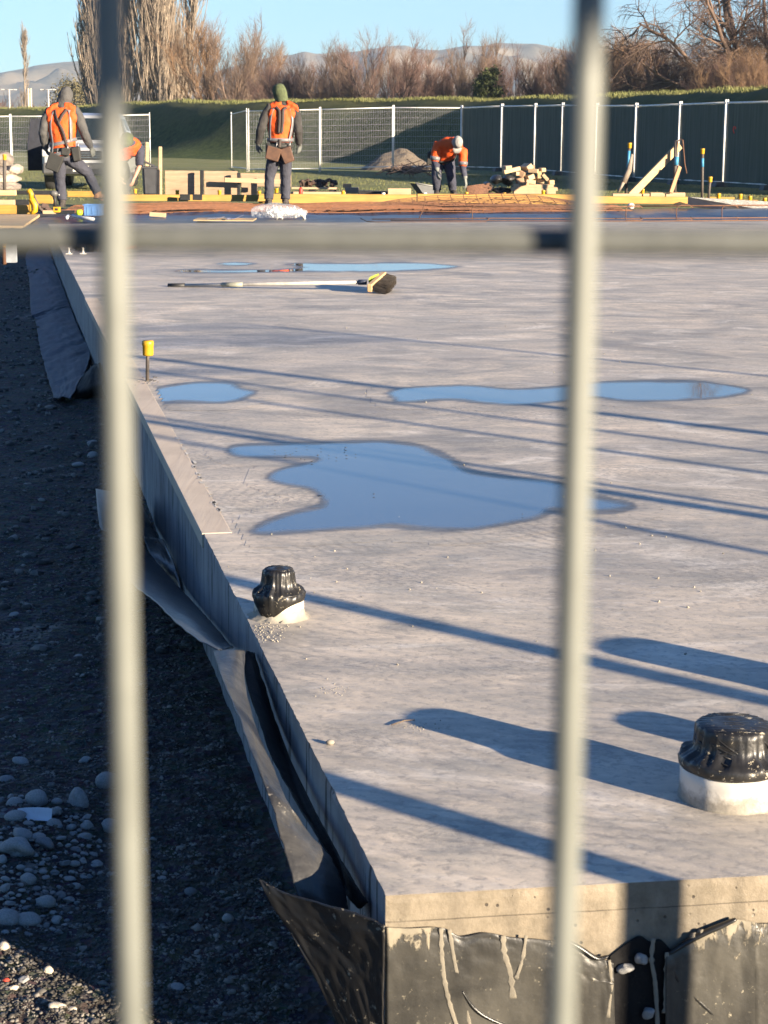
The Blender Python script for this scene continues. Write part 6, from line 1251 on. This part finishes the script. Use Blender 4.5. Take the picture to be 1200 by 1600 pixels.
# bending worker, facing the camera
o1 = Y(693, 306, 31.4)
person('worker in grey cap and orange work shirt bending down towards the rods', o1, dict(pelvis=sc(692, 248, .16), chest=sc(702, 228, -.12), neck=sc(710, 222, -.30), head=sc(714, 222, -.42), face=(.15, -.45, -.9), lsh=sc(683, 227, -.17), rsh=sc(724, 238, -.17), lel=sc(679, 252, -.16), lwr=sc(683, 267, -.26), lhand=sc(684, 277, -.3), rel=sc(723, 260, -.2), rwr=sc(727, 280, -.28), rhand=sc(729, 292, -.3), lcurl=(.3, .1, 0), rcurl=(-.3, .1, 0),
    lhip=sc(684, 253, .16), rhip=sc(701, 253, .16), lkn=sc(682, 277, .02), lan=sc(683, 297, .1), ltoe=sc(682, 303, -.06), rkn=sc(705, 276, .02), ran=sc(708, 297, .1), rtoe=sc(711, 303, -.06)),
    dict(top='hivis', top_name='work_shirt', sleeve=.5, trousers='navy', boots=('boot_dark', 'boot_dark'), gloves=True, hat='cap', belt='pouch_black', pouches=[(-.20, .0, .0, .12, .14, .20, 'pouch_black', 8)], facing='front',
    ribbons=[([(.50, HP-1.2), (.48, HP-.3), (.48, HP+.6), (.5, HP+1.3)], .045, 'reflective', 'reflective_tape')]))
pb = bpy.context.scene.collection.objects[-1]
w3 = [o for o in bpy.data.objects if o.name.startswith('person') and o.parent is None][-1]
mb = MB()
for e_, w_ in (((679, 252, -.16), (683, 267, -.26)), ((723, 260, -.2), (727, 280, -.28))): a, b = Vector(sc(*e_)), Vector(sc(*w_)); mb.tube([a+(a-b)*.08, a.lerp(b, .5), a.lerp(b, .9)], [.056, .05, .042], 12)
remeshed(mb, 'navy_sleeve', MATS['navy'], w3, .01, .012)
for e_, w_ in (((683, 227, -.17), (679, 252, -.16)), ((724, 238, -.17), (723, 260, -.2))): a, b = Vector(sc(*e_)), Vector(sc(*w_)); MB().tube([a.lerp(b, .68), a.lerp(b, .92)], [.083, .080], 14).build('reflective_tape', MATS['reflective'], w3)
# crouching worker behind the left wire
o1 = Y(193, 305, 30.2); sc4 = lambda px, py, d=0.0: sc(px+8, py, d)
person('stooping worker in navy shirt and orange vest, mostly behind the left foreground wire', o1, dict(pelvis=sc4(172, 255, .1), chest=sc4(190, 232, -.1), neck=sc4(192, 220, -.28), head=sc4(190, 219, -.40), face=(.0, -.6, -.8), lsh=sc4(170, 232, -.14), rsh=sc4(211, 233, -.14), lel=sc4(166, 258, -.2), lwr=sc4(178, 276, -.28), lhand=sc4(182, 285, -.3), rel=sc4(210, 259, -.2), rwr=sc4(202, 278, -.3), rhand=sc4(198, 290, -.34), lcurl=(.3, .1, 0), rcurl=(-.3, .1, 0),
    lhip=sc4(166, 260, .1), rhip=sc4(183, 260, .1), lkn=sc4(163, 280, -.08), lan=sc4(166, 297, .1), ltoe=sc4(165, 303, -.06), rkn=sc4(192, 280, -.08), ran=sc4(189, 297, .1), rtoe=sc4(191, 303, -.06)),
    dict(top='navy', top_name='work_shirt', sleeve=.5, trousers='navy', boots=('boot_dark', 'boot_dark'), vest=True, vest_lo=.42, hat='beanie', facing='front', ribbons=[([(.5, HP-1.2), (.48, HP), (.5, HP+1.2)], .045, 'reflective', 'reflective_tape')]))

# ------------------------------------------------------------------ parked vehicle seen from the front
c_ = Y(127, 304, 43); vz = -.30; root = empty('parked_utility_vehicle', (c_.x, 43.0, vz), R(2), 'white utility vehicle parked nose-on behind the grey hooded worker', 'vehicle')
t = NT('car_white'); t.set(Base_Color=(.34, .35, .36), Roughness=.3, Coat_Weight=.6, Coat_Roughness=.05, Normal=t.bump(t.noise(2, 2), .02, .01)); car = t.m
glass = M('car_glass', (.02, .028, .03), rough=.06, bump=0, var=.1); plastic = M('car_plastic', (.03, .03, .031), rough=.5); lampm = M('car_lamp', (.5, .5, .48), rough=.1, bump=0); chrome = M('car_chrome', (.5, .5, .5), metal=.9, rough=.2)
def loft(rows, n=2):    # rows of (y, [(x, z)...]) closed sections
    mb = MB(); k = len(rows[0][1]); vs = [(x, y, z) for y, sec in rows for x, z in sec]
    return mb.add(vs, [(i*k+j, i*k+(j+1) % k, (i+1)*k+(j+1) % k, (i+1)*k+j) for i in range(len(rows)-1) for j in range(k)]+[tuple(range(k))[::-1], tuple((len(rows)-1)*k+j for j in range(k))])
def sec(w_, z0, z1, r_=.07, tw=.95): h = w_/2; return [(-h+.05, z0), (h-.05, z0), (h, z0+.15), (h, z1-r_*1.6), (h*tw, z1-r_*.4), (h*tw-r_*1.4, z1), (-h*tw+r_*1.4, z1), (-h*tw, z1-r_*.4), (-h, z1-r_*1.6), (-h, z0+.15)]
b = loft([(.0, sec(1.62, .42, .90)), (.06, sec(1.74, .36, .97)), (.3, sec(1.82, .33, 1.02)), (1.2, sec(1.84, .33, 1.08)), (2.2, sec(1.84, .33, 1.10)), (4.7, sec(1.82, .38, 1.05)), (4.8, sec(1.7, .45, 1.0))]).build('body', car, root); bv = b.modifiers.new('round', 'BEVEL'); bv.width = .02; bv.segments = 2
def csec(w0, w1, z0, z1): return [(-w0/2, z0), (w0/2, z0), (w0/2*.98, z0+(z1-z0)*.3), (w1/2+.03, z1-.08), (w1/2-.06, z1), (-w1/2+.06, z1), (-w1/2-.03, z1-.08), (-w0/2*.98, z0+(z1-z0)*.3)]
cb = loft([(1.15, csec(1.66, 1.6, 1.04, 1.09)), (1.95, csec(1.70, 1.30, 1.06, 1.70)), (2.3, csec(1.72, 1.32, 1.06, 1.76)), (3.3, csec(1.72, 1.30, 1.06, 1.75)), (3.7, csec(1.68, 1.26, 1.06, 1.62))]).build('cabin', car, root)
MB().prism([(-.74, 1.22, 1.12), (.74, 1.22, 1.12), (.60, 1.86, 1.62), (-.60, 1.86, 1.62)], (0, -.012, .015)).build('windscreen', glass, root)
for s in (-1, 1):
    MB().prism([(s*.875, 1.55, 1.13), (s*.875, 3.2, 1.13), (s*.70, 3.1, 1.62), (s*.70, 2.1, 1.62)], (s*.012, 0, .004)).build('side_window', glass, root)
    MB().box((s*1.02, 1.45, 1.12), (.22, .09, .17), ch=.02).build('door_mirror', plastic, root)
    hl = MB().box((s*.70, .03, .84), (.34, .10, .17), ch=.02).build('headlight', lampm, root)
    MB().box((s*.66, -.03, .52), (.18, .06, .10), ch=.015).build('fog_light', lampm, root)
    for yy in (.85, 3.8):
        wp = MB().lathe([(.22, -.1), (.33, -.11), (.36, -.08), (.36, .08), (.33, .11), (.22, .1)], n=28).build('wheel', plastic, root); wp.rotation_euler = (0, HP, 0); wp.location = (s*.80, yy, .36)
        MB().lathe([(.04, -.11*s-.0), (.21, -.09)], n=20).build('rim', chrome, wp)
MB().box((0, -.01, .80), (1.0, .06, .20), ch=.015).build('grille', plastic, root)
for z in (.75, .80, .85): MB().box((0, -.045, z), (.96, .012, .018)).build('grille_bar', chrome, root)
MB().box((0, -.04, .50), (1.72, .16, .26), ch=.04).build('bumper', M('bumper_grey', (.09, .09, .09), rough=.5), root); MB().box((0, -.13, .44), (1.05, .02, .12)).build('lower_grille', plastic, root)
pl = MB().box((.02, -.135, .50), (.36, .012, .13), ch=.004).build('number_plate', M('plate', (.78, .77, .70), rough=.5), root)
mb = MB()
for i, x in enumerate((-.12, -.072, -.024, .03, .078, .126)):     # the plate's characters are too blurred in the picture to read
    mb.box((.02+x-.012, -.143, .50), (.008, .004, .07), ch=0); mb.box((.02+x+.010, -.143, .495 if i % 2 else .515), (.008, .004, .04), ch=0); mb.box((.02+x, -.1427, .532 if i % 3 else .468), (.026, .003, .008), ch=0)
mb.build('plate_characters', plastic, pl)
MB().tube([(-.55, 1.17, 1.13), (-.1, 1.30, 1.20)], .010, 6).build('wiper', plastic, root); MB().tube([(.05, 1.17, 1.13), (.5, 1.30, 1.20)], .010, 6).build('wiper', plastic, root)
MB().tube([(.62, 1.75, 1.55), (.72, 1.72, 2.15)], .006, 6).build('aerial', plastic, root)
MB().prism([(-.93, 1.5, .42), (-1.38, 1.22, .42), (-1.38, 1.22, 1.05), (-1.30, 1.30, 1.62), (-.80, 1.62, 1.62), (-.93, 1.5, 1.05)], (.02, .07, 0)).build('open_door', M('door_dark', (.02, .022, .03), rough=.7, spec=.1), root)

# ------------------------------------------------------------------ the wire fence the picture is taken through
Dw = .25; xa, xb = Y(187, 800, Dw).x, Y(898, 800, Dw).x; SP = xb-xa; WR = .00215
M('wire_shaded', (.085, .09, .085), (.065, .07, .066), rough=.6); M('wire_galv', (.145, .153, .136), (.115, .122, .108), rough=.5, scale=40, bump=.15, bscale=300, bdist=.0004, metal=.0)  # cross wires use a darker copy, their shade put into the colour
def near_panel(a, b, label, off=0.0, rails=(), z0=-.33, z1=1.80, wr=WR, brace=0):
    a, b = Vector(a), Vector(b); L = (b-a).length; root = empty('fence_panel', (a.x, a.y, z0), math.atan2(b.y-a.y, b.x-a.x), label, 'fence panel', 'wire fence along the front of the slab'); H = z1-z0
    mb = MB()
    for u in (.018, L-.018): mb.tube([(u, 0, 0), (u, 0, H+.03)], .021, 12)
    for z in (.12, H)+tuple(H-q for q in rails): mb.tube([(.03, 0, z), (L-.03, 0, z)], .017, 10)
    mb.build('frame', MATS['galv'], root)
    if brace: MB().tube([(.03, -.03, H*.96), (brace, -.9, .05)], .02, 10).build('brace', MATS['galv'], root); MB().tube([(L*.5, -.03, H*.8), (L*.5-brace*.6, -1.0, .05)], .02, 10).build('brace', MATS['galv'], root)
    n0 = int((L-.06-off)/SP); V = np.array([[(off+SP*i, 0, .12), (off+SP*i, 0, H)] for i in range(1 if off else 1, n0)]); v1, q1 = tubes(V, np.full(V.shape[:2], wr), 12)
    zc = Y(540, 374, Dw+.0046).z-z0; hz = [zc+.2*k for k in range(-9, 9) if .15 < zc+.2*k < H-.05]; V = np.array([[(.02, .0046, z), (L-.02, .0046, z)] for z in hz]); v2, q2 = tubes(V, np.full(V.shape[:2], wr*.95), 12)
    fast('upright_wires', v1, q1, MATS['wire_galv'], root, True); fast('cross_wires', v2, q2, MATS['wire_shaded'], root, True)
    for u in (0, L): MB().box((u, .0, .05), (.2, .6, .13), taper=.85, ch=.015).build('foot', MATS['foot_rubber'], root)
    return root
x0 = xa-SP*18; near_panel((x0, Dw), (x0+SP*38.5, Dw), 'welded wire fence panel close to the lens, two vertical wires crossing the whole view', off=0)
xe = x0+SP*38.5
def onC(c, y): return (c-1.17*y, y)
PT = [(xe+.05, Dw), onC(3.41, 1.38), onC(4.80, 1.60), onC(7.22, 1.95), onC(9.3, 2.5), onC(11.6, 3.0)]
for i, lab in enumerate(('fence panel joining the close one on its right, outside the picture', 'fence panel outside the picture, second from the close one', 'fence panel outside the picture, third from the close one', 'fence panel outside the picture, fourth from the close one', 'fence panel outside the picture, farthest right')):
    near_panel(PT[i], PT[i+1], lab, z1=(1.8, 1.8, 2.2, 2.15, 2.3)[i], wr=.0011, rails=((), (), (.10,), (.13, .30), (.12, .2))[i], brace=(0, 0, 0, -.6, 0)[i])
for i, (c_, y_, zt, lean) in enumerate(((7.45, 2.0, 2.1, -.12), (8.6, 2.3, 2.3, .22), (5.62, 3.12, .10, .0), (6.15, 3.0, .14, 0))):
    x_ = c_-1.17*y_; mb = MB(); mb.tube([(x_, y_, -.35 if y_ < 3 else -.01), (x_+lean, y_, zt)], .021, 10); finish(mb, 'prop_pole', MATS['galv'], (x_, y_, -.35), ('first', 'second', 'third, shortest', 'fourth, short')[i]+' loose pole outside the picture on the right', 'pole', 'loose poles outside the picture')

# unseen board on a post, added behind the viewer to shade the left wire's top
tS = 1.15; px_ = .04+math.sin(R(SAZ))*tS; py_ = Dw-math.cos(R(SAZ))*tS; zb = 1.068+math.tan(R(SEL))*tS
root = empty('shade_board', (px_, py_, -.34), -R(SAZ)*0, 'plain white board on a post, added out of view to shade the top of the left wire', 'shade board')
MB().box((-.17, 0, zb+.34+.17), (.36, .012, .34), Euler((0, 0, R(SAZ)))).build('panel', M('shade_board_white', (.7, .7, .68), rough=.5, bump=.05), root)
MB().box((-.33, -.16, (zb+.34+.34)/2), (.05, .05, zb+.34+.34)).build('post', W_P, root)
# ------------------------------------------------------------------ haze
bm = bmesh.new(); bmesh.ops.create_cube(bm, size=1); me = bpy.data.meshes.new('haze'); bm.to_mesh(me); bm.free()
hz = bpy.data.objects.new('haze', me); col.objects.link(hz); hz.scale = (9000, 3900, 330); hz.location = (0, 3900/2-60, 330/2-13); hz['kind'] = 'stuff'
m = bpy.data.materials.new('haze'); m.use_nodes = True; m.node_tree.nodes.clear(); ov = m.node_tree.nodes.new('ShaderNodeOutputMaterial'); pv = m.node_tree.nodes.new('ShaderNodeVolumePrincipled')
pv.inputs['Color'].default_value = (.62, .80, 1.0, 1); pv.inputs['Density'].default_value = .00014; pv.inputs['Anisotropy'].default_value = 0.0; m.node_tree.links.new(pv.outputs[0], ov.inputs['Volume']); me.materials.append(m)
